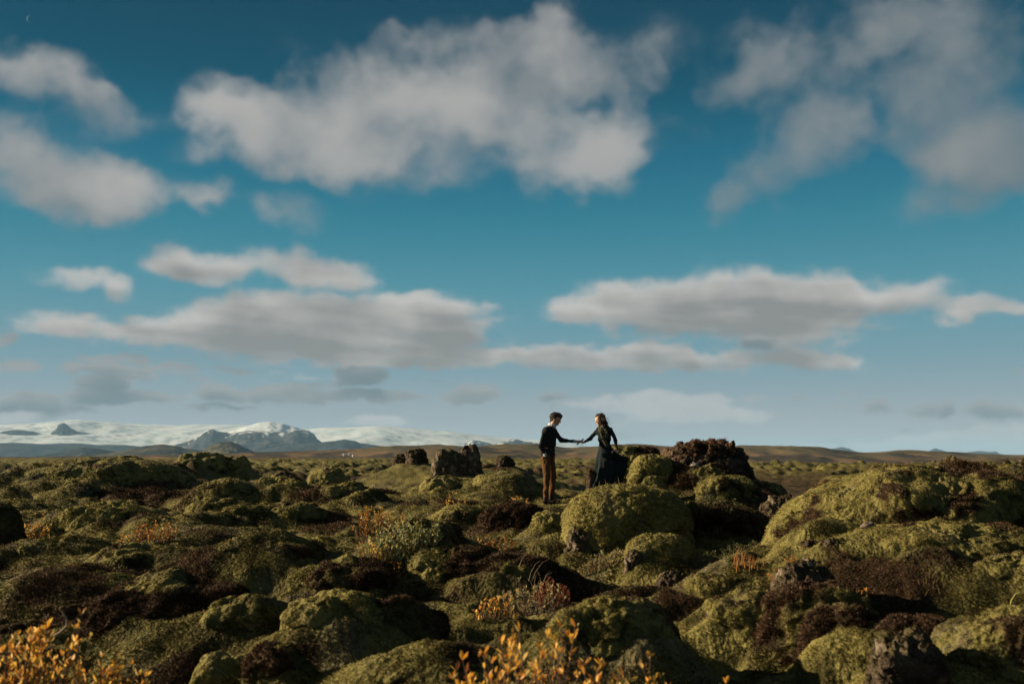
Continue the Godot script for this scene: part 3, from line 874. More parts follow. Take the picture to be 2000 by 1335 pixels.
func body(root: Node3D, a: float, h: float, c: float, style: String, d: float, um: float, lean: float, square: float, lumpy: float, part := "") -> void:
	var rock := style == "rock" or style == "crag" or style == "stack"
	var px := 2.0 * a / d * F * 0.512
	var nu := clampi(int(px * 3.2 / 1.7), 56, 420)
	var nv := clampi(int(nu * 0.42), 28, 170)
	var size := pow(a * h * c, 1.0 / 3.0)
	var off := Vector3(um * 0.137, d * 0.71, um * 0.053)
	var v := PackedVector3Array()
	v.resize(nu * nv)
	var bare := PackedFloat32Array()
	bare.resize(nu * nv)
	var col := PackedColorArray()
	col.resize(nu * nv)
	var f1 := 1.0 / (size * 0.80)
	var f2 := 1.0 / clampf(size * 0.34, 0.10, 0.30)
	var lift := 0.12 * h
	for j in nv:
		var th := (j / (nv - 1.0)) * 1.95
		for i in nu:
			var ph := TAU * i / (nu - 1.0)
			var dir := Vector3(sin(th) * cos(ph), cos(th), sin(th) * sin(ph))
			var r := pow(pow(absf(dir.x) / a, square) + pow(absf(dir.y) / (h - lift), square) + pow(absf(dir.z) / c, square), -1.0 / square)
			var p := dir * r
			var q := p + off
			var big := bump3(q * f1)
			var small := bump3(q * f2)
			var fb := m_fbm.get_noise_3dv(q * (0.9 / size))
			var push := size * (0.24 * (big - 0.60) + 0.20 * fb) * lumpy
			if rock:
				var rough := m_fbm.get_noise_3dv(q * (3.4 / size))
				var fine := bump3(q * (6.5 / size))
				push = size * (0.20 * (big - 0.55) + 0.22 * fb + 0.13 * (small - 0.55) + 0.10 * rough + 0.05 * (fine - 0.5) + 0.085 * m_block.get_noise_3dv(q * (1.5 / size)) + 0.055 * m_block.get_noise_3dv(q * (3.6 / size)) - 0.08 * (1.0 - sm(0.0, 0.16, m_split.get_noise_3dv(q * (1.3 / size)) + 1.0))) * lumpy
			else:
				push += clampf(size * 0.12, 0.012, 0.045) * (small - 0.62) * (0.35 + 1.1 * sm(-0.2, 0.3, m_hue.get_noise_3dv(q * 1.3)))
				# ledges where one layer of moss hangs over the next
				var band := p.y * 5.2 / clampf(size * 2.2, 0.6, 1.3) + m_fbm.get_noise_3dv(q * 1.6) * 1.7
				var saw := band - floorf(band)
				push += clampf(size * 0.10, 0.01, 0.05) * ((1.0 - saw) * sm(0.0, 0.16, saw) - 0.4) * sm(-0.12, 0.22, m_hue.get_noise_3dv(q * 0.9 + Vector3(4, 4, 4)))
				push += 0.010 * m_fine.get_noise_3dv(q * 2.2)
			p += dir * push
			p.x += lean * a * clampf(p.y / h, 0.0, 1.2)
			p.y += lift
			if style == "stack":
				var fl := 1.0 + 0.30 * pow(1.0 - clampf(p.y / h, 0.0, 1.0), 1.5) - 0.02 * clampf(p.y / h, 0.0, 1.0)
				p.x *= fl
				p.z *= fl
			if p.y < 0.25 * h and not rock:      # spread out at the foot
				var w := (0.25 * h - p.y) / h
				p.x *= 1.0 + 0.30 * w
				p.z *= 1.0 + 0.30 * w
			v[j * nu + i] = p
	for j in nv:
		v[j * nu + nu - 1] = v[j * nu]
	for i in nu:
		v[i] = v[0]
	for j in nv:
		for i in nu:
			var k := j * nu + i
			var p := v[k]
			var q := p + off
			var jj := mini(j + 1, nv - 1)
			var ii := mini(i + 1, nu - 1)
			var n := (v[jj * nu + i] - v[maxi(j - 1, 0) * nu + i]).cross(v[j * nu + ii] - v[j * nu + maxi(i - 1, 0)])
			n = -n.normalized() if n.length_squared() > 1e-14 else Vector3.UP
			if n.dot(p - Vector3(0, h * 0.3, 0)) < 0.0:
				n = -n
			var hue := m_hue.get_noise_3dv(q)
			var h2 := m_hue.get_noise_3dv(q * 4.0 + Vector3(9, 2, 5))
			var cc := MOSS_MID.lerp(MOSS_HI, sm(-0.35, 0.35, hue * 0.6 + h2 * 0.5 + 0.08))
			cc = cc.lerp(MOSS_LOW, sm(0.05, 0.5, -h2) * 0.55)
			cc = cc.lerp(Color(0.125, 0.112, 0.072), sm(0.20, 0.42, m_hue.get_noise_3dv(q * 1.7 + Vector3(30, 0, 0)) + 0.3 * h2) * 0.65)
			var b := 0.0
			match style:
				"moss":
					b = sm(0.28, 0.42, hue + 0.3 * h2) * 0.9
				"bright":
					cc = cc.lerp(MOSS_HI * 1.12, 0.55)
					b = sm(0.46, 0.60, hue + 0.3 * h2) * 0.8
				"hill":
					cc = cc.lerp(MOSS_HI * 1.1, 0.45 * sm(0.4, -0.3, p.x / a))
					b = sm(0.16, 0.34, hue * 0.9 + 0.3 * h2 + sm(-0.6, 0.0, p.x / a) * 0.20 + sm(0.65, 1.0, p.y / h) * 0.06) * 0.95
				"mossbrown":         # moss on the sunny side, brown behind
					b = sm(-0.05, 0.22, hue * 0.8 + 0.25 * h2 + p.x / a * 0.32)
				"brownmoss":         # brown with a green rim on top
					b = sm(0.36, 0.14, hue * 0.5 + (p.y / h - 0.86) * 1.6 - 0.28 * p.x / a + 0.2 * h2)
				"brown":
					b = sm(-0.30, 0.0, hue + 0.3 * h2 + 0.05)
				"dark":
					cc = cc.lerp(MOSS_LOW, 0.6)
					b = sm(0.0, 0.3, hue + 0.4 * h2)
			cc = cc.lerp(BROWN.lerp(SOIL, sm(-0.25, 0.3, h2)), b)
			var stone := 0.0
			if rock:
				stone = 1.0
				var lich := sm(0.12, 0.40, h2 + 0.3 * hue + m_fine.get_noise_3dv(q * 1.5) * 0.35)
				cc = STONE.lerp(SOIL, sm(-0.05, 0.45, -hue) * 0.7).lerp(STONE_HI, lich * (0.62 if style == "rock" else 0.35))
				var green := sm(0.25, 0.6, n.y + 0.6 * hue - 0.15) * (0.9 if style == "crag" else 0.75)
				cc = cc.lerp(MOSS_LOW.lerp(MOSS_MID, sm(-0.2, 0.3, h2)), green)
				stone = 1.0 - sm(0.4, 0.7, green)
				if style == "crag":
					cc = cc.lerp(BROWN, sm(-0.1, 0.3, hue + 0.4 * h2) * 0.6)
				if style == "stack":
					cc = SOIL.lerp(STONE, sm(-0.2, 0.4, h2)).lerp(BROWN * 1.7, sm(-0.1, 0.35, hue + (p.y / h - 0.80) * 2.2 + 0.35 * h2))
					cc = cc.lerp(MOSS_LOW, sm(0.25, 0.5, -hue + 0.3 * h2 - p.y / h * 0.4))
					stone = 0.0 if p.y > h * 0.8 else 1.0
			elif n.y < 0.12 and p.y < h * 0.62:
				stone = sm(0.12, -0.25, n.y + 0.5 * hue) * sm(-0.05, 0.12, m_hue.get_noise_3dv(q * 0.8 + Vector3(3, 8, 1)))
				cc = cc.lerp(SOIL.lerp(STONE, sm(-0.1, 0.4, h2)), stone)
			bare[k] = stone
			col[k] = cc
	var mesh := grid_mesh(v, col, nu, nv, false, true)
	var called := part if part else ("rock" if rock else "cushion")
	piece(called, mesh, M.rock if rock else M.moss, root)
	scatter("moss", v, col, nu, nv, false, root.position, root, bare)

func build_mounds() -> void:
	# far to near
	mound(328, 442, 886, 34.0, "moss", "knobbly moss mound rising above the horizon line under the pointed olive hill", 0.8, 0.1)
	mound(428, 488, 889, 34.5, "moss", "small round moss knob just right of the knobbly skyline mound", 0.9)
	mound(600, 682, 916, 27.0, "moss", "dark green hummock in the field below the farm buildings", 0.8)
	mound(500, 602, 925, 26.0, "moss", "flat moss hummock between the skyline mounds and the farm", 0.8)
	mound(905, 978, 904, 28.0, "moss", "moss mound just right of the pair of grey boulders", 0.8)
	mound(60, 365, 897, 21.5, "moss", "largest dark ridge of moss on the left with a deep shaded right side", 0.75, -0.05, 2.3, 0.9)
	mound(-80, 130, 925, 21.0, "moss", "moss ridge cut off by the left edge behind the yellowish grass", 0.7)
	mound(392, 492, 941, 19.4, "moss", "rounded moss lump topping the stacked lumps left of centre", 0.8)
	mound(484, 606, 937, 19.8, "bright", "pale moss mound just right of the stacked lumps", 0.8)
	mound(628, 728, 944, 19.2, "moss", "humped moss mound with a dark right flank below the farm", 0.8, -0.1)
	mound(818, 908, 929, 21.8, "bright", "smooth round moss cushion in front of the pair of grey boulders", 0.9, 0.0, 2.3, 0.7)
	mound(918, 1038, 925, 21.6, "bright", "smooth moss mound left of the man's knees", 0.8, -0.05, 2.3, 0.8)
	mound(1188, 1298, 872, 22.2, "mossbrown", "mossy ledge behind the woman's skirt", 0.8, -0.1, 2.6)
	mound(1226, 1318, 889, 18.6, "bright", "plump moss cushion left of the tall lava stack", 0.9, 0.05, 2.5, 0.8)
	mound(1250, 1300, 930, 17.6, "moss", "small moss cushion at the foot of the plump cushion", 0.9)
	mound(1362, 1482, 930, 17.4, "moss", "moss skirt growing at the foot of the tall lava stack", 0.7)
	mound(372, 472, 974, 16.8, "moss", "middle lump of the stacked moss lumps left of centre", 0.8)
	mound(440, 522, 986, 16.4, "moss", "right lump of the stacked moss lumps beside a brown hollow", 0.8)
	mound(366, 442, 1000, 15.3, "bright", "lowest lump of the stacked moss lumps", 0.9)
	mound(520, 640, 985, 16.6, "moss", "low moss swell right of the stacked lumps", 0.8)
	mound(128, 334, 985, 15.2, "bright", "wide moss dome lit from the left behind the orange bush", 0.7, -0.15, 2.2, 0.8)
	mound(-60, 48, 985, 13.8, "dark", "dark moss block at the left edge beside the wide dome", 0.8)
	mound(860, 938, 990, 15.8, "bright", "small bright moss pillow above the brown red mound", 0.9, 0.0, 2.3, 0.8)
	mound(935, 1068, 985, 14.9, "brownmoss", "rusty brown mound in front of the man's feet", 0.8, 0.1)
	mound(1036, 1110, 999, 13.7, "bright", "narrow upright moss hump between the rusty mound and the big rounded mound", 0.9, 0.1)
	mound(1104, 1348, 951, 12.5, "bright", "big rounded moss mound in front of the couple", 0.8, -0.04, 3.0, 0.36)
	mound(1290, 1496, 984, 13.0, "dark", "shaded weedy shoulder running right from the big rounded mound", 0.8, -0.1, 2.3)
	mound(20, 240, 1052, 12.2, "moss", "low moss swell at the left edge below the dark block", 0.7, -0.1, 2.2)
	mound(190, 404, 1064, 11.2, "bright", "long low moss swell below the orange bush", 0.7, -0.1, 2.2)
	mound(742, 908, 1020, 11.8, "brown", "chocolate brown mound behind the grey green willow", 0.8, 0.05, 2.5)
	mound(428, 628, 1048, 10.8, "moss", "broad moss mound above the dark brown hollow", 0.8, -0.1, 2.3)
	mound(1218, 1352, 1047, 10.6, "bright", "boxy moss block with a stony left side below the big rounded mound", 0.8, 0.0, 3.0, 0.7)
	mound(804, 1008, 1071, 10.2, "mossbrown", "moss mound with a brown right half below the willow", 0.75, -0.1, 2.3)
	mound(930, 1085, 1086, 10.0, "brown", "dark brown mound beside bare twigs", 0.8)
	mound(612, 778, 1097, 9.9, "brown", "dark brown mound with hollows left of the willow", 0.8)
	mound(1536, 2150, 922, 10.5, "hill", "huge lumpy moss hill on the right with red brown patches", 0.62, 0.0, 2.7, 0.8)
	mound(1530, 1690, 1040, 9.5, "bright", "sloping moss foot at the left of the huge hill", 0.8, 0.2, 2.3)
	mound(1600, 2130, 1026, 9.2, "hill", "broad lower moss slope in front of the huge lumpy hill", 0.5, -0.1, 2.4, 0.8)
	mound(1850, 2090, 1090, 8.5, "moss", "moss bulge at the right edge under the brown patch", 0.8)
	mound(1338, 1484, 1117, 9.1, "moss", "moss slope right of the dark hollow", 0.9, -0.1)
	mound(1100, 1376, 1160, 8.0, "brown", "long brown bank behind the yellow shrub", 0.5, 0.0, 2.3)
	mound(40, 330, 1122, 9.0, "moss", "ribbed moss slope in the left foreground", 0.6, -0.1, 2.2)
	mound(164, 486, 1137, 7.9, "brownmoss", "big dark brown mound with a thin green rim", 0.7, 0.15, 2.4)
	mound(398, 584, 1163, 7.4, "moss", "moss bank leaning on the right of the dark brown mound", 0.8, 0.05, 2.4)
	mound(566, 772, 1161, 6.9, "bright", "bright grooved moss mound in the centre left foreground", 0.8, -0.08, 2.5, 0.9)
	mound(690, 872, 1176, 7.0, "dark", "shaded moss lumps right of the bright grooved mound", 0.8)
	mound(1378, 1575, 1160, 7.2, "moss", "steep moss bank left of the brown ravine", 0.8, -0.15, 2.4)
	mound(1290, 1478, 905, 18.6, "brown", "brown earthy apron round the foot of the lava stack", 0.8, 0.0, 2.2)
	mound(1436, 1530, 938, 18.4, "moss", "mossy slope running down from the right side of the lava stack", 0.9, -0.2, 2.2)
	mound(1464, 1700, 1150, 7.0, "brown", "dark earthy brown bank of the ravine", 0.8, 0.0, 2.4)
	mound(1556, 1716, 1186, 6.5, "brown", "dark brown earthy lump beside the large grey rock in the bottom right", 0.8, 0.0, 2.3)
	mound(1070, 1312, 1174, 6.5, "moss", "rounded moss bank behind the right half of the yellow shrub", 0.7, 0.0, 2.3)
	mound(392, 514, 1276, 5.7, "bright", "pale moss cushion at the bottom edge", 0.8, 0.0, 2.4, 0.8)
	mound(498, 604, 1262, 5.6, "brown", "brown lump at the bottom edge beside the pale cushion", 0.8)
	mound(714, 1004, 1288, 5.4, "bright", "moss swell at the bottom edge left of the yellow shrub", 0.7, 0.0, 2.2)
	mound(1694, 1860, 1203, 6.2, "brown", "brown crumbly bank over the large grey rock in the bottom right", 0.6, 0.0, 2.3)
	mound(1824, 2120, 1196, 5.9, "moss", "blurred moss bank in the bottom right corner", 0.7, 0.0, 2.5, 0.8)
	print("mounds done, tufts ", tufts_made)

func build_rocks() -> void:
	mound(1818, 1908, 902, 15.2, "rock", "reddish lava rock on the skyline above the huge moss hill", 0.8, 0.0, 2.4)
	mound(1922, 2030, 906, 14.6, "rock", "reddish lava rock on the skyline at the right edge", 0.8)
	mound(792, 834, 877, 30.0, "crag", "small dark boulder left of the pair of grey boulders", 0.9, 0.0, 3.0)
	mound(768, 800, 889, 30.5, "crag", "low dark stones beside the small dark boulder", 0.9)
	mound(966, 1003, 891, 28.0, "crag", "dark rock between the grey boulders and the man", 0.9)
	mound(1566, 1645, 978, 12.0, "rock", "broken grey rock at the left foot of the huge moss hill", 0.8)
	mound(1482, 1562, 970, 15.0, "rock", "low pale rock lying on the bare brown flat", 0.6)
	mound(1556, 1610, 1058, 9.3, "rock", "pale lichen spotted rock poking out of the moss slope", 0.8, 0.0, 2.8)
	mound(1596, 1640, 1080, 9.0, "rock", "grey stone right of the pale lichen spotted rock", 0.8)
	mound(1510, 1628, 1104, 8.1, "rock", "grey lava block above the dark ravine", 0.8, 0.0, 2.6)
	mound(1694, 1822, 1238, 5.7, "rock", "large grey lava rock in the bottom right foreground", 0.8, 0.0, 3.2)
	mound(1106, 1162, 1036, 12.0, "rock", "rough rock face under the left of the big rounded mound", 0.9, 0.0, 2.8)
	mound(1218, 1250, 1074, 10.35, "rock", "narrow stone at the left side of the boxy moss block", 1.2, 0.0, 3.0)
	mound(1144, 1168, 916, 19.95, "crag", "mossy stone at the left hem of the woman's skirt", 0.9)
	mound(1280, 1340, 1118, 9.9, "rock", "dark stone in the hollow under the boxy moss block", 0.8)
	if planning:
		return
	# the pair of boulders standing close together
	var p := at(894, 893, 26.5)
	var low := height(p.x, p.z) - 0.15
	var pair := thing("boulder", "pair of grown together grey boulders on the skyline left of the man", "rock", Vector3(p.x, low, p.z), 0.0, "bare lava rocks")
	two_blocks(pair, p, low)
	# the tall stack
	stack_rock()

func two_blocks(root: Node3D, p: Vector3, low: float) -> void:
	for s in [[874, 29, 881, 3.0], [916, 23, 870, 2.8]]:
		var holder := Node3D.new()
		holder.name = "block"
		root.add_child(holder, true)
		holder.position = Vector3(at(s[0], 893, 26.5).x - p.x, 0, 0.0)
		body(holder, s[1] / F * 26.5, at(s[0], s[2], 26.5).y - low, s[1] / F * 26.5 * 0.9, "rock", 26.5, s[0], 0.0, s[3], 0.8, "face")

func stack_rock() -> void:
	var d := 19.0
	var p := at(1379, 893, d)
	var low := height(p.x, p.z) - 0.2
	var root := thing("lava_stack", "tall rugged lava stack with a brown earthy cap right of the couple", "rock", Vector3(p.x, low, p.z), 0.0, "bare lava rocks")
	var top := at(1379, 866, d).y - low
	body(root, 72.0 / F * d, top, 62.0 / F * d, "stack", d, 1379, 0.0, 3.6, 0.62, "core")
	# lumps of lava cemented to its sides and crown
	var kinds := []
	var tones := [Color(0.045, 0.031, 0.023), Color(0.085, 0.058, 0.040), Color(0.135, 0.098, 0.066), Color(0.20, 0.155, 0.115), Color(0.34, 0.29, 0.24), Color(0.10, 0.052, 0.030)]
	for k in 6:
		kinds.append(pebble(700 + k))
	var coats := []
	for t in tones:
		var m: StandardMaterial3D = M.rock.duplicate()
		m.vertex_color_use_as_albedo = false
		m.albedo_color = t.linear_to_srgb()
		coats.append(m)
	var a := 71.0 / F * d
	var c := 60.0 / F * d
	var r := RandomNumberGenerator.new()
	r.seed = 99
	for k in 124:
		var ph := r.randf_range(-0.25, PI + 0.25)
		var yy := r.randf_range(0.10, 0.90)
		if k > 108:
			yy = r.randf_range(0.90, 1.0)
		var shape := pow(maxf(1.0 - pow(absf(yy * 1.03 - 0.12), 3.6), 0.0), 1.0 / 3.6)
		var e := pow(pow(absf(cos(ph)), 3.6) + pow(absf(sin(ph)), 3.6), -1.0 / 3.6) * (shape if k <= 108 else r.randf_range(0.3, 0.95))
		var o := piece("stone", kinds[k % 6], coats[[0, 1, 1, 2, 2, 5, 3, 5, 5, 4, 1][r.randi() % 11] if k <= 108 else [1, 5, 1][r.randi() % 3]], root)
		var s := r.randf_range(0.040, 0.088) * (1.25 if r.randf() < 0.15 else 1.0) * (1.1 if k > 118 else 1.0)
		o.position = Vector3(cos(ph) * a * e * 0.99 * flare(yy), yy * top, sin(ph) * c * e * 0.99 * flare(yy))
		o.rotation = Vector3(r.randf() * TAU, r.randf() * TAU, r.randf() * TAU)
		o.scale = Vector3(s, s * r.randf_range(0.7, 1.0), s * r.randf_range(0.8, 1.2))

func pebble(sd: int) -> ArrayMesh:
	var n := noise(sd, 0.9, 3)
	var v := PackedVector3Array()
	var nu := 15
	var nv := 9
	for j in nv:
		for i in nu:
			var th := PI * j / (nv - 1.0)
			var ph := TAU * (i % (nu - 1)) / (nu - 1.0)
			var q := Vector3(sin(th) * cos(ph), cos(th), sin(th) * sin(ph))
			v.append(q * (1.0 + 0.55 * n.get_noise_3dv(q * 1.3) + 0.30 * n.get_noise_3dv(q * 3.4)))
	return grid_mesh(v, PackedColorArray(), nu, nv, false, true)


func flare(y: float) -> float:
	return 1.0 + 0.30 * pow(maxf(1.0 - y, 0.0), 1.5) - 0.02 * y

# ---------------------------------------------------------------- figures: a field of tapered limbs, meshed by surface nets
func limb_field(bones: Array, cell: float, k: float, wrinkle := 0.0, freq := 12.0) -> Array:
	var lo := Vector3.ONE * 1e9
	var hi := -lo
	for b in bones:
		var r: float = maxf(b[2], b[3]) + cell * 3.0 + k
		for q in [b[0], b[1]]:
			lo = lo.min(q - Vector3.ONE * r)
			hi = hi.max(q + Vector3.ONE * r)
	var nx := int((hi.x - lo.x) / cell) + 2
	var ny := int((hi.y - lo.y) / cell) + 2
	var nz := int((hi.z - lo.z) / cell) + 2
	var f := PackedFloat32Array()
	f.resize(nx * ny * nz)
	f.fill(1.0)
	var wn := noise(77, freq, 3)
	for b in bones:
		var pa: Vector3 = b[0]
		var pb: Vector3 = b[1]
		var ra: float = b[2]
		var rb: float = b[3]
		var ab := pb - pa
		var ll := maxf(ab.length_squared(), 1e-9)
		var m := maxf(ra, rb) + k + cell * 2.0
		var i0 := ((pa.min(pb) - lo) - Vector3.ONE * m) / cell
		var i1 := ((pa.max(pb) - lo) + Vector3.ONE * m) / cell
		for z in range(maxi(0, int(i0.z)), mini(nz, int(i1.z) + 2)):
			for y in range(maxi(0, int(i0.y)), mini(ny, int(i1.y) + 2)):
				var row := (z * ny + y) * nx
				for x in range(maxi(0, int(i0.x)), mini(nx, int(i1.x) + 2)):
					var p := lo + Vector3(x, y, z) * cell
					var t := clampf((p - pa).dot(ab) / ll, 0.0, 1.0)
					var d := p.distance_to(pa + ab * t) - lerpf(ra, rb, t)
					var e := f[row + x]
					var h := maxf(k - absf(e - d), 0.0) / k
					f[row + x] = minf(e, d) - h * h * k * 0.25
	if wrinkle > 0.0:
		for z in nz:
			for y in ny:
				for x in nx:
					var q := (z * ny + y) * nx + x
					if absf(f[q]) < 0.04:
						f[q] += wn.get_noise_3d(x * cell, y * cell * 0.7, z * cell) * wrinkle
	return [f, lo, nx, ny, nz, cell]

func net(field: Array, v: PackedVector3Array, n: PackedVector3Array, idx: PackedInt32Array) -> Array:
	var f: PackedFloat32Array = field[0]
	var lo: Vector3 = field[1]
	var nx: int = field[2]
	var ny: int = field[3]
	var nz: int = field[4]
	var cell: float = field[5]
	var at_cell := PackedInt32Array()
	at_cell.resize(nx * ny * nz)
	at_cell.fill(-1)
	var off := [0, 1, nx, nx + 1, nx * ny, nx * ny + 1, nx * ny + nx, nx * ny + nx + 1]
	var pos := [Vector3(0, 0, 0), Vector3(1, 0, 0), Vector3(0, 1, 0), Vector3(1, 1, 0), Vector3(0, 0, 1), Vector3(1, 0, 1), Vector3(0, 1, 1), Vector3(1, 1, 1)]
	var edges := [[0, 1], [2, 3], [4, 5], [6, 7], [0, 2], [1, 3], [4, 6], [5, 7], [0, 4], [1, 5], [2, 6], [3, 7]]
	for z in nz - 1:
		for y in ny - 1:
			for x in nx - 1:
				var q := (z * ny + y) * nx + x
				if absf(f[q]) > cell * 2.0:
					continue
				var s := 0
				for c in 8:
					if f[q + off[c]] < 0.0:
						s += 1
				if s == 0 or s == 8:
					continue
				var sum := Vector3.ZERO
				var cnt := 0
				for e in edges:
					var a: float = f[q + off[e[0]]]
					var b: float = f[q + off[e[1]]]
					if (a < 0.0) != (b < 0.0):
						sum += pos[e[0]].lerp(pos[e[1]], a / (a - b))
						cnt += 1
				at_cell[q] = v.size()
				v.append(lo + (Vector3(x, y, z) + sum / cnt) * cell)
				var g := Vector3(f[q + 1] - f[q] + f[q + off[7]] - f[q + off[6]], f[q + nx] - f[q] + f[q + off[7]] - f[q + off[5]], f[q + nx * ny] - f[q] + f[q + off[7]] - f[q + off[3]])
				n.append(g.normalized())
	var step := [1, nx, nx * ny]
	for z in range(1, nz - 1):
		for y in range(1, ny - 1):
			for x in range(1, nx - 1):
				var q := (z * ny + y) * nx + x
				if absf(f[q]) > cell * 2.0:
					continue
				for ax in 3:
					var inside := f[q] < 0.0
					if inside == (f[q + step[ax]] < 0.0):
						continue
					var u: int = step[(ax + 1) % 3]
					var w: int = step[(ax + 2) % 3]
					var a := at_cell[q]
					var b := at_cell[q - u]
					var c := at_cell[q - u - w]
					var d := at_cell[q - w]
					if a < 0 or b < 0 or c < 0 or d < 0:
						continue
					if inside:
						idx.append_array([a, c, b, a, d, c])
					else:
						idx.append_array([a, b, c, a, c, d])
	return [v, n, idx]

func figure(grids: Array) -> ArrayMesh:      # several fields in one mesh
	var got := [PackedVector3Array(), PackedVector3Array(), PackedInt32Array()]
	for g in grids:
		got = net(g, got[0], got[1], got[2])
	return arrays(got[0], got[1], PackedColorArray(), got[2])

func garment(called: String, bones: Array, cell: float, k: float, c: Color, root: Node, wrinkle := 0.0, freq := 12.0, rough := 0.95) -> MeshInstance3D:
	return piece(called, figure([limb_field(bones, cell, k, wrinkle, freq)]), cloth(c, rough), root)

func cloth(c: Color, rough := 0.95) -> StandardMaterial3D:
	var m := plain(c, rough, 0.15)
	m.uv1_triplanar = true
	m.uv1_scale = Vector3.ONE * 6.0
	m.albedo_texture = M.weave
	return m

func grown(bones: Array, by: float) -> Array:
	var out := []
	for b in bones:
		out.append([b[0], b[1], b[2] + by, b[3] + by])
	return out

func hand(wrist: Vector3, dir: Vector3, palm: Vector3, thumb_side: float, curl: Array, size := 1.0) -> Array:
	# dir: along the hand; palm: out of the palm; fingers curl towards it
	var across := dir.cross(palm).normalized()
	var out := []
	var knuckle := wrist + dir * 0.085 * size
	for i in 4:
		var o := across * (i - 1.5) * 0.0195 * size
		out.append([wrist + o * 0.62, knuckle + o, 0.0135 * size, 0.0115 * size])
		var p := knuckle + o
		var length: float = [0.040, 0.046, 0.043, 0.034][i] * size
		var bend := 0.0
		for s in 3:
			bend += curl[s]
			var step: Vector3 = (dir * cos(bend) + palm * sin(bend)) * length * [1.0, 0.68, 0.55][s]
			out.append([p, p + step, (0.0095 - 0.0008 * s) * size, (0.0088 - 0.0008 * s) * size])
			p += step
	var t0 := wrist + dir * 0.022 * size + across * thumb_side * 0.026 * size
	var t1 := t0 + (dir * 0.6 + across * thumb_side * 0.65 + palm * 0.35).normalized() * 0.038 * size
	var t2 := t1 + (dir * 0.85 + across * thumb_side * 0.1 + palm * 0.5).normalized() * 0.032 * size
	out.append([t0, t1, 0.0125 * size, 0.0105 * size])
	out.append([t1, t2, 0.0105 * size, 0.0085 * size])
	return out

func head(c: Vector3, f: Vector3, up: Vector3, s: float) -> Array:
	# c: centre of the skull; f: where the face looks; up: crown
	var r := f.cross(up).normalized()
	var b := []
	b.append([c - f * 0.022 * s + up * 0.022 * s, c + f * 0.022 * s + up * 0.024 * s, 0.086 * s, 0.080 * s])   # skull
	b.append([c + f * 0.030 * s - up * 0.020 * s, c + f * 0.046 * s - up * 0.085 * s, 0.062 * s, 0.034 * s])   # face to chin
	for q in [-1.0, 1.0]:
		b.append([c - f * 0.012 * s - up * 0.045 * s + r * q * 0.050 * s, c + f * 0.048 * s - up * 0.092 * s + r * q * 0.014 * s, 0.020 * s, 0.018 * s])   # jaw
		b.append([c + f * 0.066 * s + up * 0.014 * s + r * q * 0.012 * s, c + f * 0.058 * s + up * 0.012 * s + r * q * 0.044 * s, 0.012 * s, 0.011 * s])   # brow
		b.append([c + f * 0.052 * s - up * 0.030 * s + r * q * 0.036 * s, c + f * 0.046 * s - up * 0.028 * s + r * q * 0.042 * s, 0.022 * s, 0.020 * s])   # cheek
		b.append([c - f * 0.012 * s + up * 0.008 * s + r * q * 0.080 * s, c - f * 0.006 * s - up * 0.034 * s + r * q * 0.074 * s, 0.014 * s, 0.009 * s])   # ear
	b.append([c + f * 0.082 * s + up * 0.006 * s, c + f * 0.104 * s - up * 0.032 * s, 0.008 * s, 0.012 * s])    # nose
	b.append([c + f * 0.080 * s - up * 0.060 * s + r * 0.016 * s, c + f * 0.080 * s - up * 0.060 * s - r * 0.016 * s, 0.0085 * s, 0.0085 * s])   # lips
	b.append([c + f * 0.076 * s - up * 0.072 * s + r * 0.012 * s, c + f * 0.076 * s - up * 0.072 * s - r * 0.012 * s, 0.0085 * s, 0.0085 * s])
	return b

func eyes(root: Node, c: Vector3, f: Vector3, up: Vector3, s: float) -> void:
	var r := f.cross(up).normalized()
	for q in [-1.0, 1.0]:
		var ball := SphereMesh.new()
		ball.radius = 0.0115 * s
		ball.height = 0.023 * s
		ball.radial_segments = 16
		ball.rings = 8
		var o := piece("eye", ball, plain(Color(0.05, 0.04, 0.035), 0.3, 0.5), root)
		o.position = c + f * 0.0695 * s - up * 0.004 * s + r * q * 0.030 * s
		var lid := CapsuleMesh.new()
		lid.radius = 0.006 * s
		lid.height = 0.036 * s
		lid.radial_segments = 10
		lid.rings = 3
		var br := piece("eyebrow", lid, plain(Color(0.015, 0.011, 0.009)), root)
		br.position = c + f * 0.076 * s + up * 0.019 * s + r * q * 0.030 * s
		br.basis = Basis(up, r, r.cross(up).normalized()).orthonormalized()

const SKIN := Color(0.40, 0.235, 0.165)

func build_people() -> void:
	M.weave = relief(61, 0.09, 3, 0.78, 1.0, 256)
	build_man()
	build_woman()

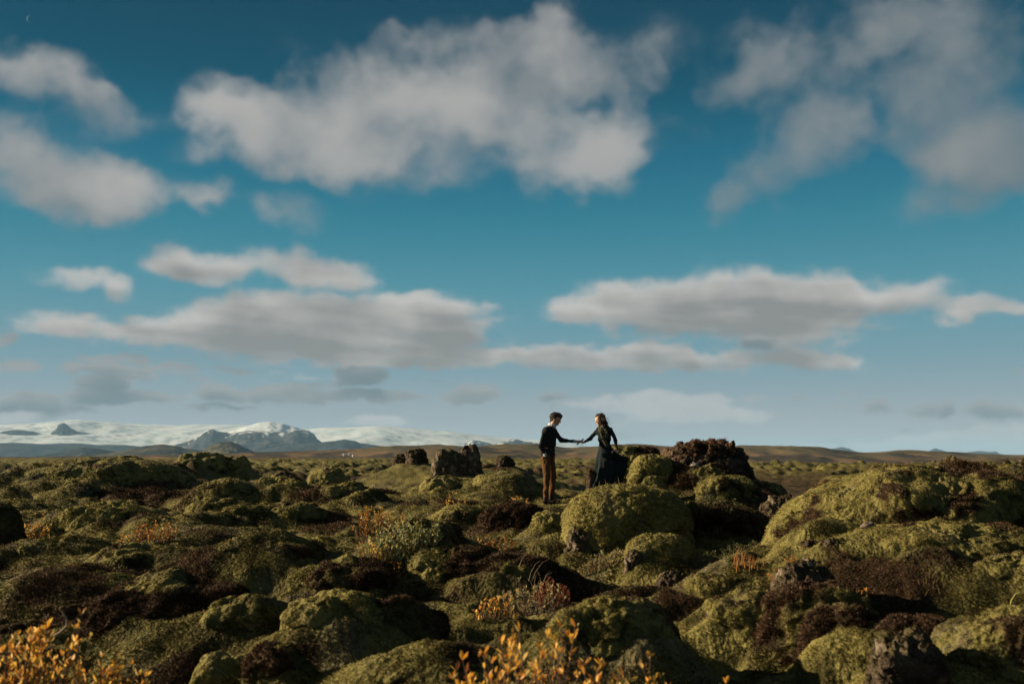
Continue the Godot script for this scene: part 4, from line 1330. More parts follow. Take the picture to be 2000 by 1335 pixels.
func build_man() -> void:
	var p := at(1072, 986, 19.8) + Vector3(0, 0.03, 0)
	var root := thing("person", "person in a dark sweater and brown trousers with one hand in the pocket", "person", p)
	var F0 := Vector3(0.9, 0, 0.44).normalized()
	var hf := Vector3(0.95, -0.30, 0.20).normalized()
	var hup := (Vector3.UP - hf * hf.y).normalized()
	var hc := Vector3(0.142, 1.655, 0.0)
	var sr := Vector3(-0.055, 1.432, 0.165)
	var sl := Vector3(0.105, 1.428, -0.145)
	var er := Vector3(-0.165, 1.125, 0.215)
	var wr := Vector3(-0.078, 0.955, 0.178)
	var el := Vector3(0.262, 1.240, -0.135)
	var wl := Vector3(0.520, 1.215, -0.050)
	var torso := [
		[Vector3(-0.010, 1.36, 0.075), Vector3(0.050, 1.35, -0.065), 0.118, 0.116],
		[Vector3(-0.008, 1.20, 0.065), Vector3(0.035, 1.20, -0.060), 0.116, 0.112],
		[Vector3(-0.030, 1.02, 0.060), Vector3(0.005, 1.02, -0.060), 0.108, 0.106],
		[sr + Vector3(0.03, 0.0, -0.03), sl + Vector3(-0.03, 0.0, 0.03), 0.062, 0.060],
		[Vector3(-0.01, 1.40, 0.06), Vector3(-0.008, 1.20, 0.06), 0.10, 0.11],
		[Vector3(0.00, 1.25, 0.0), Vector3(-0.015, 1.02, 0.0), 0.12, 0.115],
	]
	var arms := [
		[sr, er, 0.056, 0.043], [er, wr, 0.044, 0.031],
		[sl, el, 0.054, 0.041], [el, wl, 0.042, 0.030],
	]
	var legs := [
		[Vector3(-0.055, 0.93, 0.085), Vector3(-0.042, 0.53, 0.110), 0.092, 0.060],
		[Vector3(-0.042, 0.53, 0.110), Vector3(-0.062, 0.10, 0.115), 0.058, 0.042],
		[Vector3(0.030, 0.93, -0.085), Vector3(0.082, 0.51, -0.070), 0.090, 0.060],
		[Vector3(0.082, 0.51, -0.070), Vector3(0.052, 0.12, -0.085), 0.058, 0.042],
		[Vector3(-0.045, 0.96, 0.055), Vector3(0.020, 0.96, -0.055), 0.098, 0.096],
	]
	var neck := [[Vector3(0.045, 1.44, 0.0), Vector3(0.110, 1.590, 0.0), 0.066, 0.056]]
	var feet := [
		[Vector3(-0.065, 0.10, 0.115), Vector3(-0.070, 0.050, 0.115), 0.040, 0.045],
		[Vector3(-0.070, 0.050, 0.115), Vector3(0.090, 0.030, 0.185), 0.042, 0.030],
		[Vector3(0.050, 0.12, -0.085), Vector3(0.045, 0.055, -0.085), 0.040, 0.045],
		[Vector3(0.045, 0.055, -0.085), Vector3(0.200, 0.032, -0.010), 0.042, 0.030],
	]
	torso = grown(torso, 0.010)
	legs = grown(legs, 0.007)
	var under := grown(torso, -0.024) + grown(arms, -0.016) + grown(legs, -0.018) + neck + grown(feet, -0.012)
	var left := hand(wl, Vector3(0.98, 0.02, 0.16).normalized(), Vector3(0.0, 0.93, 0.36).normalized(), 1.0, [0.15, 0.45, 0.55], 1.05)
	var right := hand(wr, Vector3(0.42, -0.80, -0.55).normalized(), Vector3(0.3, 0.1, -0.95).normalized(), 1.0, [0.2, 0.35, 0.3], 1.0)
	var face := head(hc, hf, hup, 1.05)
	face.append([Vector3(0.075, 1.50, 0.0), Vector3(0.115, 1.60, 0.0), 0.060, 0.056])
	piece("body", figure([limb_field(under, 0.012, 0.035), limb_field(face, 0.0042, 0.018), limb_field(left, 0.0035, 0.006), limb_field(right, 0.0035, 0.006)]), plain(SKIN, 0.6, 0.35), root)
	eyes(root, hc, hf, hup, 1.05)
	# sweater with its sleeves and ribbed hem
	var knit := torso.duplicate() + arms.duplicate()
	knit.append([Vector3(-0.045, 0.945, 0.065), Vector3(0.012, 0.945, -0.060), 0.112, 0.108])
	knit.append([Vector3(0.035, 1.43, 0.03), Vector3(0.045, 1.44, -0.02), 0.074, 0.070])
	garment("sweater", knit, 0.011, 0.040, Color(0.021, 0.022, 0.026), root, 0.018, 9.0)
	garment("trousers", legs, 0.011, 0.035, Color(0.105, 0.053, 0.026), root, 0.020, 10.0)
	var ring := []
	for k in 9:
		var t0 := -PI * 0.80 + k * PI * 1.6 / 9.0
		var t1 := -PI * 0.80 + (k + 1) * PI * 1.6 / 9.0
		ring.append([Vector3(0.078 - cos(t0) * 0.070, 1.535 - cos(t0) * -0.018, sin(t0) * 0.070), Vector3(0.078 - cos(t1) * 0.070, 1.535 - cos(t1) * -0.018, sin(t1) * 0.070), 0.021, 0.021])
	ring.append([Vector3(0.125, 1.515, 0.055), Vector3(0.140, 1.470, 0.035), 0.018, 0.012])
	garment("shirt_collar", ring, 0.006, 0.012, Color(0.62, 0.64, 0.66), root)
	garment("cuff", [[wr + Vector3(-0.004, 0.012, 0.0), wr + Vector3(0.006, -0.012, -0.004), 0.034, 0.033]], 0.006, 0.01, Color(0.62, 0.64, 0.66), root)
	garment("cuff", [[wl + Vector3(-0.004, 0, 0), wl + Vector3(0.022, 0.001, 0.003), 0.033, 0.031]], 0.006, 0.01, Color(0.42, 0.45, 0.48), root)
	var hair := [
		[hc - hf * 0.032 + hup * 0.036, hc + hf * 0.026 + hup * 0.054, 0.096, 0.080],
		[hc - hf * 0.058 + hup * 0.010, hc - hf * 0.052 - hup * 0.048, 0.066, 0.046],
		[hc + hf * 0.045 + hup * 0.088, hc + hf * 0.088 + hup * 0.088, 0.040, 0.026],
		[hc - hf * 0.02 + hup * 0.10, hc + hf * 0.05 + hup * 0.108, 0.034, 0.030],
		[hc + hf * 0.082 + hup * 0.085, hc + hf * 0.104 + hup * 0.072, 0.022, 0.014],
	]
	for q in [-1.0, 1.0]:
		var rr: Vector3 = hf.cross(hup).normalized() * q
		hair.append([hc - hf * 0.03 + hup * 0.03 + rr * 0.068, hc - hf * 0.035 - hup * 0.030 + rr * 0.062, 0.028, 0.018])
		hair.append([hc + hf * 0.022 + hup * 0.035 + rr * 0.072, hc + hf * 0.018 - hup * 0.010 + rr * 0.076, 0.010, 0.006])
	piece("hair", figure([limb_field(hair, 0.0055, 0.018, 0.016, 38.0)]), plain(Color(0.014, 0.011, 0.009), 0.7, 0.3), root)
	for i in 2:
		garment("shoe", grown(feet.slice(i * 2, i * 2 + 2), 0.008), 0.008, 0.02, Color(0.018, 0.013, 0.010), root, 0.0, 12.0, 0.6)

func build_woman() -> void:
	var p := at(1182, 966, 20.0)
	var root := thing("person", "person in a dark top and long windblown skirt with an olive scarf", "person", p)
	var hf := Vector3(-0.90, -0.22, 0.36).normalized()
	var hup := (Vector3.UP - hf * hf.y).normalized()
	var hc := Vector3(-0.082, 1.492, 0.0)
	var sr := Vector3(-0.122, 1.290, -0.085)
	var sl := Vector3(0.118, 1.290, 0.085)
	var er := Vector3(-0.282, 1.115, -0.010)
	var wr := Vector3(-0.408, 1.046, 0.100)
	var el := Vector3(0.205, 1.070, 0.150)
	var wl := Vector3(0.215, 0.898, 0.240)
	var torso := [
		[Vector3(-0.055, 1.225, -0.020), Vector3(0.050, 1.225, 0.030), 0.098, 0.098],
		[Vector3(-0.045, 1.10, -0.010), Vector3(0.042, 1.10, 0.020), 0.086, 0.086],
		[Vector3(-0.032, 0.98, 0.0), Vector3(0.035, 0.98, 0.015), 0.080, 0.080],
		[sr + Vector3(0.03, 0, 0.02), sl + Vector3(-0.03, 0, -0.02), 0.048, 0.048],
		[Vector3(-0.065, 1.185, 0.055), Vector3(-0.03, 1.18, 0.080), 0.058, 0.058],
		[Vector3(0.010, 1.185, 0.090), Vector3(0.02, 1.18, 0.092), 0.056, 0.056],
		[Vector3(0.0, 1.22, 0.0), Vector3(0.0, 0.95, 0.0), 0.095, 0.088],
	]
	var arms := [[sr, er, 0.044, 0.034], [er, wr, 0.035, 0.024], [sl, el, 0.044, 0.035], [el, wl, 0.035, 0.024]]
	var legs := [
		[Vector3(-0.03, 0.84, 0.0), Vector3(-0.08, 0.46, 0.04), 0.070, 0.050],
		[Vector3(-0.08, 0.46, 0.04), Vector3(-0.13, 0.09, 0.02), 0.052, 0.038],
		[Vector3(0.06, 0.84, 0.03), Vector3(0.06, 0.46, 0.07), 0.070, 0.050],
		[Vector3(0.06, 0.46, 0.07), Vector3(0.09, 0.09, 0.06), 0.052, 0.038],
		[Vector3(-0.025, 0.90, 0.0), Vector3(0.045, 0.90, 0.01), 0.078, 0.078],
	]
	var feet := [
		[Vector3(-0.13, 0.09, 0.02), Vector3(-0.13, 0.045, 0.02), 0.036, 0.036],
		[Vector3(-0.13, 0.045, 0.02), Vector3(-0.27, 0.028, 0.09), 0.036, 0.026],
		[Vector3(0.09, 0.09, 0.06), Vector3(0.09, 0.045, 0.06), 0.036, 0.036],
		[Vector3(0.09, 0.045, 0.06), Vector3(-0.04, 0.028, 0.14), 0.036, 0.026],
	]
	var neck := [[Vector3(-0.015, 1.30, 0.0), Vector3(-0.062, 1.43, 0.0), 0.052, 0.046]]
	var under := grown(torso, -0.018) + grown(arms, -0.015) + legs + neck + grown(feet, -0.008)
	var right := hand(wr, Vector3(-0.98, -0.04, 0.15).normalized(), Vector3(-0.02, -0.95, -0.30).normalized(), 1.0, [0.2, 0.5, 0.5], 0.95)
	var left := hand(wl, Vector3(-0.55, -0.55, 0.62).normalized(), Vector3(-0.55, -0.20, -0.80).normalized(), 1.0, [0.7, 0.9, 0.7], 0.95)
	var face := head(hc, hf, hup, 0.98)
	face.append([Vector3(-0.04, 1.36, 0.0), Vector3(-0.066, 1.45, 0.0), 0.050, 0.046])
	piece("body", figure([limb_field(under, 0.012, 0.035), limb_field(face, 0.0042, 0.018), limb_field(left, 0.0035, 0.006), limb_field(right, 0.0035, 0.006)]), plain(SKIN * 1.15, 0.6, 0.35), root)
	eyes(root, hc, hf, hup, 0.98)
	garment("top", torso + arms, 0.010, 0.035, Color(0.013, 0.018, 0.021), root, 0.014, 11.0)
	skirt(root)
	# scarf: loops round the neck, a tail across the chest
	var wrap := []
	for k in 12:
		var a := TAU * k / 12.0
		var b := TAU * (k + 1) / 12.0
		wrap.append([Vector3(-0.015 + cos(a) * 0.082, 1.335 - 0.030 * sin(a), sin(a) * 0.075), Vector3(-0.015 + cos(b) * 0.082, 1.335 - 0.030 * sin(b), sin(b) * 0.075), 0.031, 0.031])
		wrap.append([Vector3(-0.008 + cos(a) * 0.094, 1.285 - 0.045 * sin(a), sin(a) * 0.086), Vector3(-0.008 + cos(b) * 0.094, 1.285 - 0.045 * sin(b), sin(b) * 0.086), 0.027, 0.027])
	for s in [0.0, 0.024, -0.022]:
		wrap.append([Vector3(-0.070 + s, 1.26, 0.105), Vector3(-0.035 + s, 1.12, 0.145), 0.024, 0.020])
		wrap.append([Vector3(-0.035 + s, 1.12, 0.145), Vector3(0.040 + s, 0.96, 0.140), 0.020, 0.016])
	wrap.append([Vector3(0.05, 1.27, 0.105), Vector3(0.045, 1.12, 0.140), 0.030, 0.024])
	wrap.append([Vector3(0.02, 1.27, 0.115), Vector3(0.01, 1.16, 0.150), 0.030, 0.024])
	garment("scarf", wrap, 0.007, 0.012, Color(0.060, 0.060, 0.040), root, 0.016, 24.0)
	var back := -hf
	var hair := [
		[hc - hf * 0.028 + hup * 0.038, hc + hf * 0.012 + hup * 0.048, 0.086, 0.076],
		[hc - hf * 0.055 + hup * 0.01, hc - hf * 0.075 - hup * 0.105, 0.064, 0.046],
		[hc + hf * 0.030 + hup * 0.074, hc + hf * 0.060 + hup * 0.058, 0.040, 0.026],
		[hc - hf * 0.075 - hup * 0.10, hc + Vector3(0.140, -0.120, 0.03), 0.044, 0.018],
		[hc - hf * 0.080 - hup * 0.04, hc + Vector3(0.155, -0.080, -0.02), 0.040, 0.012],
		[hc - hf * 0.060 - hup * 0.12, hc + Vector3(0.115, -0.205, 0.07), 0.040, 0.016],
		[hc - hf * 0.02 - hup * 0.09 + Vector3(0, 0, 0.045), hc + Vector3(0.060, -0.185, 0.10), 0.032, 0.016],
	]
	for q in [-1.0, 1.0]:
		var rr: Vector3 = hf.cross(hup).normalized() * q
		hair.append([hc + hf * 0.030 + hup * 0.052 + rr * 0.050, hc - hf * 0.010 - hup * 0.075 + rr * 0.070, 0.030, 0.024])
	piece("hair", figure([limb_field(hair, 0.0055, 0.018, 0.018, 30.0)]), plain(Color(0.022, 0.013, 0.010), 0.6, 0.35), root)
	var wisps := SurfaceTool.new()
	wisps.begin(Mesh.PRIMITIVE_TRIANGLES)
	for k in 12:
		var s := hc - hf * 0.07 + Vector3(rng.randf_range(0.0, 0.06), rng.randf_range(-0.10, 0.05), rng.randf_range(-0.04, 0.05))
		var e := s + Vector3(rng.randf_range(0.08, 0.17), rng.randf_range(-0.10, 0.05), rng.randf_range(-0.05, 0.05))
		tube(wisps, [s, s.lerp(e, 0.5) + Vector3(0, rng.randf_range(-0.02, 0.03), 0), e], 0.0026, 0.0009, 4)
	wisps.generate_normals()
	piece("hair_wisps", wisps.commit(), plain(Color(0.022, 0.013, 0.010), 0.6, 0.35), root)
	for i in 2:
		garment("shoe", grown(feet.slice(i * 2, i * 2 + 2), 0.006), 0.008, 0.02, Color(0.018, 0.013, 0.010), root, 0.0, 12.0, 0.6)

func tube(st: SurfaceTool, pts: Array, r0: float, r1: float, sides := 5) -> void:
	var n := pts.size()
	var prev := []
	for k in n:
		var t: Vector3 = (pts[mini(k + 1, n - 1)] - pts[maxi(k - 1, 0)]).normalized()
		var x := t.cross(Vector3(0.31, 0.2, 0.93)).normalized()
		var y := t.cross(x)
		var r := lerpf(r0, r1, k / float(n - 1))
		var ring := []
		for s in sides:
			var a := TAU * s / sides
			ring.append(pts[k] + (x * cos(a) + y * sin(a)) * r)
		if k:
			for s in sides:
				var s2 := (s + 1) % sides
				for q in [prev[s], ring[s], prev[s2], prev[s2], ring[s], ring[s2]]:
					st.add_vertex(q)
		prev = ring

func skirt(root: Node3D) -> void:
	# rings from waist to hem: height, left edge, right edge, half depth
	var rows := [[0.985, -0.105, 0.118, 0.098], [0.93, -0.118, 0.150, 0.125], [0.86, -0.140, 0.200, 0.160], [0.78, -0.160, 0.28, 0.190], [0.71, -0.175, 0.375, 0.215], [0.64, -0.190, 0.435, 0.240], [0.56, -0.205, 0.440, 0.260], [0.46, -0.225, 0.400, 0.285], [0.34, -0.245, 0.36, 0.310], [0.22, -0.268, 0.34, 0.330], [0.12, -0.285, 0.35, 0.340], [0.05, -0.295, 0.345, 0.345]]
	var nu := 120
	var nv := 60
	var v := PackedVector3Array()
	var c := PackedColorArray()
	var wave := noise(88, 3.0, 3)
	for j in nv:
		var t := j / (nv - 1.0) * (rows.size() - 1.0)
		var k := mini(int(t), rows.size() - 2)
		var f := t - k
		f = f * f * (3.0 - 2.0 * f) * 0.5 + f * 0.5
		var a: Array = rows[k]
		var b: Array = rows[k + 1]
		var y := lerpf(a[0], b[0], f)
		var x0 := lerpf(a[1], b[1], f)
		var x1 := lerpf(a[2], b[2], f)
		var dz := lerpf(a[3], b[3], f)
		var deep := 1.0 - (y - 0.05) / 0.93
		for i in nu:
			var ph := TAU * i / (nu - 1.0)
			var fold := 1.0 + (0.012 + 0.085 * deep) * (sin(ph * 9.0 + deep * 2.5) * 0.55 + sin(ph * 14.0 - deep * 3.0 + 1.0) * 0.35 + wave.get_noise_2d(sin(ph) * 0.8, cos(ph) * 0.8 + y) * 1.1)
			var p := Vector3(lerpf(x0, x1, 0.5) + cos(ph) * (x1 - x0) * 0.5 * fold, y, sin(ph) * dz * fold)
			p.y += 0.02 * deep * sin(ph * 3.0 + 0.7)
			v.append(p)
			c.append(Color.WHITE)
	piece("skirt", grid_mesh(v, c, nu, nv, false, true), cloth(Color(0.013, 0.021, 0.024), 0.85), root)
	# the loose edge that the hand gathers up
	garment("gathered_cloth", [
		[Vector3(0.165, 0.835, 0.285), Vector3(0.235, 0.760, 0.225), 0.026, 0.045],
		[Vector3(0.235, 0.760, 0.225), Vector3(0.400, 0.690, 0.120), 0.045, 0.060],
		[Vector3(0.165, 0.835, 0.285), Vector3(0.120, 0.740, 0.200), 0.024, 0.050],
	], 0.009, 0.03, Color(0.013, 0.021, 0.024), root, 0.020, 16.0)


# ---------------------------------------------------------------- shrubs, grass and stalks
func leaf_shape(wide: float, curl: float) -> ArrayMesh:
	var p := [Vector3(0, 0, 0), Vector3(-wide * 0.75, 0.28, 0.03), Vector3(wide * 0.75, 0.28, 0.03), Vector3(0, 0.30, -0.03), Vector3(-wide, 0.62, 0.06 - curl * 0.3), Vector3(wide, 0.62, 0.06 - curl * 0.3), Vector3(0, 0.64, -0.02 - curl * 0.3), Vector3(0, 1.0, 0.02 - curl)]
	var st := SurfaceTool.new()
	st.begin(Mesh.PRIMITIVE_TRIANGLES)
	for t in [[0, 1, 3], [0, 3, 2], [1, 4, 6], [1, 6, 3], [3, 6, 5], [3, 5, 2], [4, 7, 6], [6, 7, 5]]:
		for k in t:
			st.set_color(Color.WHITE)
			st.add_vertex(p[k])
	st.generate_normals()
	return st.commit()

var leaf_meshes := []
var leaf_coats := {}

func coat(c: Color) -> StandardMaterial3D:
	if not leaf_coats.has(c):
		var m: StandardMaterial3D = M.leaf.duplicate()
		m.albedo_color = c.linear_to_srgb()
		leaf_coats[c] = m
	return leaf_coats[c]

const GOLD := [Color(0.68, 0.38, 0.05), Color(0.58, 0.27, 0.035), Color(0.74, 0.46, 0.09), Color(0.42, 0.17, 0.03), Color(0.72, 0.50, 0.18), Color(0.34, 0.26, 0.07), Color(0.22, 0.09, 0.03), Color(0.48, 0.22, 0.04)]
const ORANGE := [Color(0.42, 0.19, 0.04), Color(0.34, 0.12, 0.03), Color(0.52, 0.31, 0.07), Color(0.20, 0.09, 0.03), Color(0.14, 0.10, 0.04)]
const SAGE := [Color(0.21, 0.23, 0.10), Color(0.15, 0.17, 0.07), Color(0.30, 0.31, 0.16), Color(0.11, 0.13, 0.05), Color(0.40, 0.31, 0.08)]
const PALE := [Color(0.26, 0.22, 0.12), Color(0.19, 0.18, 0.085), Color(0.36, 0.25, 0.10), Color(0.14, 0.12, 0.06)]
const RED := [Color(0.22, 0.065, 0.030), Color(0.28, 0.10, 0.04), Color(0.16, 0.05, 0.03)]
const WEED := [Color(0.045, 0.055, 0.020), Color(0.07, 0.075, 0.025), Color(0.10, 0.095, 0.03), Color(0.035, 0.040, 0.018)]

func shrub(called: String, label: String, u0: float, u1: float, vtop: float, d: float, stems: int, leaf_len: float, palette: Array, single := false, per_stem := 11, group := "", deep := 0.35, tall := 0.0, lean := Vector3.ZERO) -> void:
	if leaf_meshes.is_empty():
		leaf_meshes = [leaf_shape(0.18, 0.05), leaf_shape(0.21, 0.18), leaf_shape(0.15, -0.06)]
	var r := RandomNumberGenerator.new()
	r.seed = int(u0 * 7.0 + vtop * 3.0 + d * 11.0)
	var um := (u0 + u1) * 0.5
	var mid := at(um, 893, d)
	var a := (u1 - u0) * 0.5 / F * d
	var ytop := at(um, vtop, d).y
	var base := top_at(mid.x, mid.z)
	var root := thing(called, label, "shrub", Vector3(mid.x, base, mid.z), 0.0, group)
	var st := SurfaceTool.new()
	st.begin(Mesh.PRIMITIVE_TRIANGLES)
	var buf := PackedFloat32Array()
	var made := 0
	for s in stems:
		var q := Vector2.from_angle(r.randf() * TAU) * sqrt(r.randf())
		var fx := q.x * a * 0.92
		var fz := q.y * a * deep
		var ground := top_at(mid.x + fx, mid.z + fz) - base
		var full := maxf(ytop - base - ground, leaf_len * 5.5)
		if tall > 0.0:
			full = tall
		var hgt := full * (1.0 - 0.55 * q.length_squared()) * r.randf_range(0.55, 1.05)
		var foot := Vector3(fx * 0.8, ground - 0.03, fz * 0.8)
		var tip := Vector3(fx * 1.05 + r.randf_range(-0.12, 0.12) * hgt, ground + hgt, fz * 1.1 + r.randf_range(-0.1, 0.1) * hgt) + lean * hgt
		var bend := Vector3(r.randf_range(-0.12, 0.12), 0.0, r.randf_range(-0.1, 0.1)) * hgt
		var pts := []
		for k in 6:
			var t := k / 5.0
			pts.append(foot.lerp(tip, t) + bend * sin(t * PI) + Vector3(r.randf_range(-1, 1), 0, r.randf_range(-1, 1)) * hgt * 0.02)
		tube(st, pts, leaf_len * 0.10, leaf_len * 0.04, 5)
		if leaf_len > 0.034:      # a side twig or two
			for b in 2:
				var q0: Vector3 = pts[1 + b]
				tube(st, [q0, q0 + Vector3(r.randf_range(-0.35, 0.35), r.randf_range(0.25, 0.5), r.randf_range(-0.3, 0.3)) * hgt * 0.7], leaf_len * 0.06, leaf_len * 0.025, 4)
		for k in per_stem:
			var t := 1.0 if k < 3 else r.randf_range(0.30, 1.0)
			var f := t * 5.0
			var i0 := mini(int(f), 4)
			var p: Vector3 = pts[i0].lerp(pts[i0 + 1], f - i0)
			var turn := r.randf() * TAU
			var up := (Vector3(cos(turn), 0, sin(turn)) * r.randf_range(0.25, 0.85) + Vector3.UP * r.randf_range(0.45, 1.1) + lean * 0.6).normalized()
			var x := up.cross(Vector3(sin(turn * 3.1), 0.3, cos(turn * 1.7))).normalized()
			var z := x.cross(up)
			var l := leaf_len * r.randf_range(0.6, 1.12)
			var w := l * r.randf_range(0.85, 1.15)
			var c: Color = palette[r.randi() % palette.size()]
			if single and made < 290:
				var o := piece("leaf", leaf_meshes[r.randi() % 3], coat(c), root)
				o.transform = Transform3D(Basis(x * w, up * l, z * l), p)
				made += 1
			else:
				var g := r.randf_range(0.8, 1.2)
				buf.append_array([x.x * w, up.x * l, z.x * l, p.x, x.y * w, up.y * l, z.y * l, p.y, x.z * w, up.z * l, z.z * l, p.z, c.r * g, c.g * g, c.b * g, 1.0])
	st.generate_normals()
	piece("stems", st.commit(), M.stem, root)
	copies_of("foliage", leaf_meshes[0], M.leaf, buf, root)

func grass_tuft(called: String, label: String, cat: String, u: float, d: float, wide_px: float, tall: float, blades: int, c: Color, lean := 0.2, drop := 0.0, group := "") -> void:
	var p := at(u, 893, d)
	var r := RandomNumberGenerator.new()
	r.seed = int(u * 5.0 + d * 77.0)
	var base := top_at(p.x, p.z) + drop
	var root := thing(called, label, cat, Vector3(p.x, base, p.z), 0.0, group)
	var st := SurfaceTool.new()
	st.begin(Mesh.PRIMITIVE_TRIANGLES)
	var w := wide_px * 0.5 / F * d
	for k in blades:
		var f := Vector3(r.randf_range(-w, w), -0.03, r.randf_range(-w, w) * 0.6)
		f.y += top_at(p.x + f.x, p.z + f.z) + drop - base
		var h := tall * r.randf_range(0.5, 1.0)
		var side := Vector3(r.randf_range(-0.5, 0.9), 0, r.randf_range(-0.4, 0.4)) * h * lean * 2.0
		tube(st, [f, f + Vector3.UP * h * 0.45 + side * 0.25, f + Vector3.UP * h * 0.8 + side * 0.65, f + Vector3.UP * h * 0.95 + side * 1.1], 0.0026 * d / 9.0 + 0.0008, 0.0008, 4)
	st.generate_normals()
	piece("blades", st.commit(), plain(c, 0.8, 0.2), root)

func build_plants() -> void:
	var near := "yellow shrubs in the near foreground"
	var low := "low autumn shrubs between the mounds"
	shrub("willow_shrub", "golden leaved shrub at the bottom edge right of centre", 866, 1245, 1208, 4.3, 72, 0.045, GOLD, true, 9, near, 0.55)
	shrub("willow_shrub", "small golden sprig at the bottom edge right of the big golden shrub", 1235, 1310, 1270, 4.25, 12, 0.038, GOLD, true, 7, near)
	shrub("willow_shrub", "tiny golden sprig low on the dark bank at the bottom edge", 1366, 1414, 1300, 4.4, 7, 0.036, GOLD, true, 6, near)
	shrub("willow_shrub", "golden shrub in the bottom left corner", -10, 210, 1220, 4.4, 54, 0.044, GOLD, true, 9, near, 0.5)
	shrub("willow_shrub", "orange sprigs at the left edge above the corner shrub", -30, 66, 1186, 4.9, 14, 0.038, ORANGE, true, 8, near)
	shrub("willow_shrub", "sprigs with a bare crooked branch above the corner shrub", 100, 200, 1186, 5.0, 10, 0.038, GOLD, true, 8, near)
	shrub("willow_shrub", "golden sprigs right of the corner shrub", 196, 312, 1256, 4.5, 26, 0.038, GOLD, true, 8, near)
	shrub("willow_shrub", "bushy grey green willow in front of the chocolate brown mound", 710, 872, 1014, 10.4, 150, 0.054, SAGE, false, 17, low, 0.6)
	shrub("willow_shrub", "yellow shrub at the left foot of the grey green willow", 698, 790, 1074, 10.2, 26, 0.038, GOLD, false, 10, low, 0.5)
	shrub("dwarf_birch", "bright orange shrub on the slope below the wide moss dome", 236, 358, 1014, 13.0, 56, 0.044, ORANGE, false, 10, low, 0.5)
	shrub("dwarf_birch", "orange shrub behind the grey green willow on its left", 684, 768, 994, 13.4, 34, 0.044, ORANGE, false, 11, low)
	shrub("dwarf_birch", "thin orange shrub behind the chocolate brown mound", 745, 852, 996, 13.6, 34, 0.038, ORANGE, false, 11, low)
	shrub("dwarf_birch", "yellow shrub in the hollow left of the bright moss pillow", 700, 772, 980, 16.0, 24, 0.044, GOLD, false, 10, low)
	shrub("dwarf_birch", "yellow sprigs at the foot of the smooth round cushion", 868, 928, 961, 17.6, 14, 0.044, GOLD, false, 10, low)
	shrub("dwarf_birch", "yellow sprigs just left of the man's feet", 972, 1046, 962, 16.4, 16, 0.044, GOLD, false, 10, low)
	shrub("dwarf_birch", "orange sprigs right of the chocolate brown mound", 920, 1012, 1044, 12.2, 24, 0.038, ORANGE, false, 11, low)
	shrub("willow_shrub", "loose pale leaved shrub below the dark brown mound", 965, 1110, 1128, 8.5, 40, 0.042, PALE, false, 9, low, 0.6)
	shrub("dwarf_birch", "yellow sprigs left of the loose pale leaved shrub", 915, 1005, 1166, 8.2, 22, 0.038, GOLD, false, 9, low)
	shrub("heather", "reddish heather at the left foot of the boxy moss block", 1036, 1120, 1128, 9.0, 44, 0.030, RED, false, 18, low, 0.6)
	shrub("heather", "brownish heather under the big rounded mound", 1120, 1222, 1094, 10.6, 50, 0.034, PALE, false, 16, low, 0.5)
	shrub("dwarf_birch", "yellow orange shrub beside the grey lava block", 1488, 1584, 1100, 8.7, 34, 0.034, ORANGE, false, 11, low)
	shrub("dwarf_birch", "dry orange sprigs at the front of the lower moss bulge", 1624, 1700, 1150, 7.6, 16, 0.036, ORANGE, false, 9, low)
	shrub("dwarf_birch", "yellow sprigs in the hollow left of the wide moss dome", 50, 112, 1004, 14.2, 20, 0.042, GOLD, false, 10, low)
	var weeds := "dark weedy plants on the shaded shoulder"
	shrub("crowberry", "dark weeds at the top of the shaded shoulder", 1340, 1440, 990, 12.6, 46, 0.036, WEED, false, 18, weeds, 0.7, 0.16)
	shrub("crowberry", "dark weeds on the right end of the shaded shoulder", 1420, 1510, 1026, 12.0, 46, 0.036, WEED, false, 18, weeds, 0.7, 0.18)
	shrub("crowberry", "dark weeds low on the shaded shoulder above the ravine", 1370, 1480, 1066, 11.2, 56, 0.036, WEED, false, 18, weeds, 0.7, 0.16)
	# bare crooked branch
	var p := at(85, 1262, 5.0)
	var br := thing("bare_branch", "bare crooked grey branch rising out of the corner shrub", "branch", p)
	var st := SurfaceTool.new()
	st.begin(Mesh.PRIMITIVE_TRIANGLES)
	var line := []
	for q in [[85, 1262], [100, 1245], [118, 1234], [130, 1222], [130, 1210], [125, 1202], [120, 1192]]:
		line.append(at(q[0], q[1], 5.0) - p)
	tube(st, line, 0.0085, 0.004, 7)
	tube(st, [line[5], at(117, 1203, 5.0) - p, at(112, 1198, 5.0) - p], 0.004, 0.002, 6)
	st.generate_normals()
	piece("twig", st.commit(), plain(Color(0.20, 0.15, 0.11)), br)
	var dry := Color(0.20, 0.14, 0.06)
	var g := "dry grass tufts"
	grass_tuft("dry_grass", "orange dry grass in the dip left of the yellow orange shrub", "grass", 1458, 9.0, 60, 0.20, 46, Color(0.26, 0.12, 0.04), 0.25, 0.0, g)
	grass_tuft("dry_grass", "fine dry grass between the plump cushion and the lava stack", "grass", 1303, 18.7, 22, 0.36, 26, Color(0.24, 0.15, 0.08), 0.2, 0.0, g)
	grass_tuft("dry_grass", "pale dry grass behind the shaded shoulder", "grass", 1395, 13.6, 110, 0.12, 40, dry, 0.4, 0.0, g)
	grass_tuft("dry_grass", "pale grass stalks on top of the big rounded mound", "grass", 1198, 12.8, 60, 0.24, 8, dry, 0.35, 0.0, g)
	grass_tuft("dry_grass", "pale twigs under the dark brown mound", "grass", 1030, 9.6, 60, 0.26, 12, Color(0.15, 0.115, 0.08), 0.45, 0.0, g)
	grass_tuft("dry_grass", "dead stalks under the boxy moss block", "grass", 1195, 9.8, 90, 0.15, 40, Color(0.14, 0.10, 0.07), 0.5, 0.0, g)
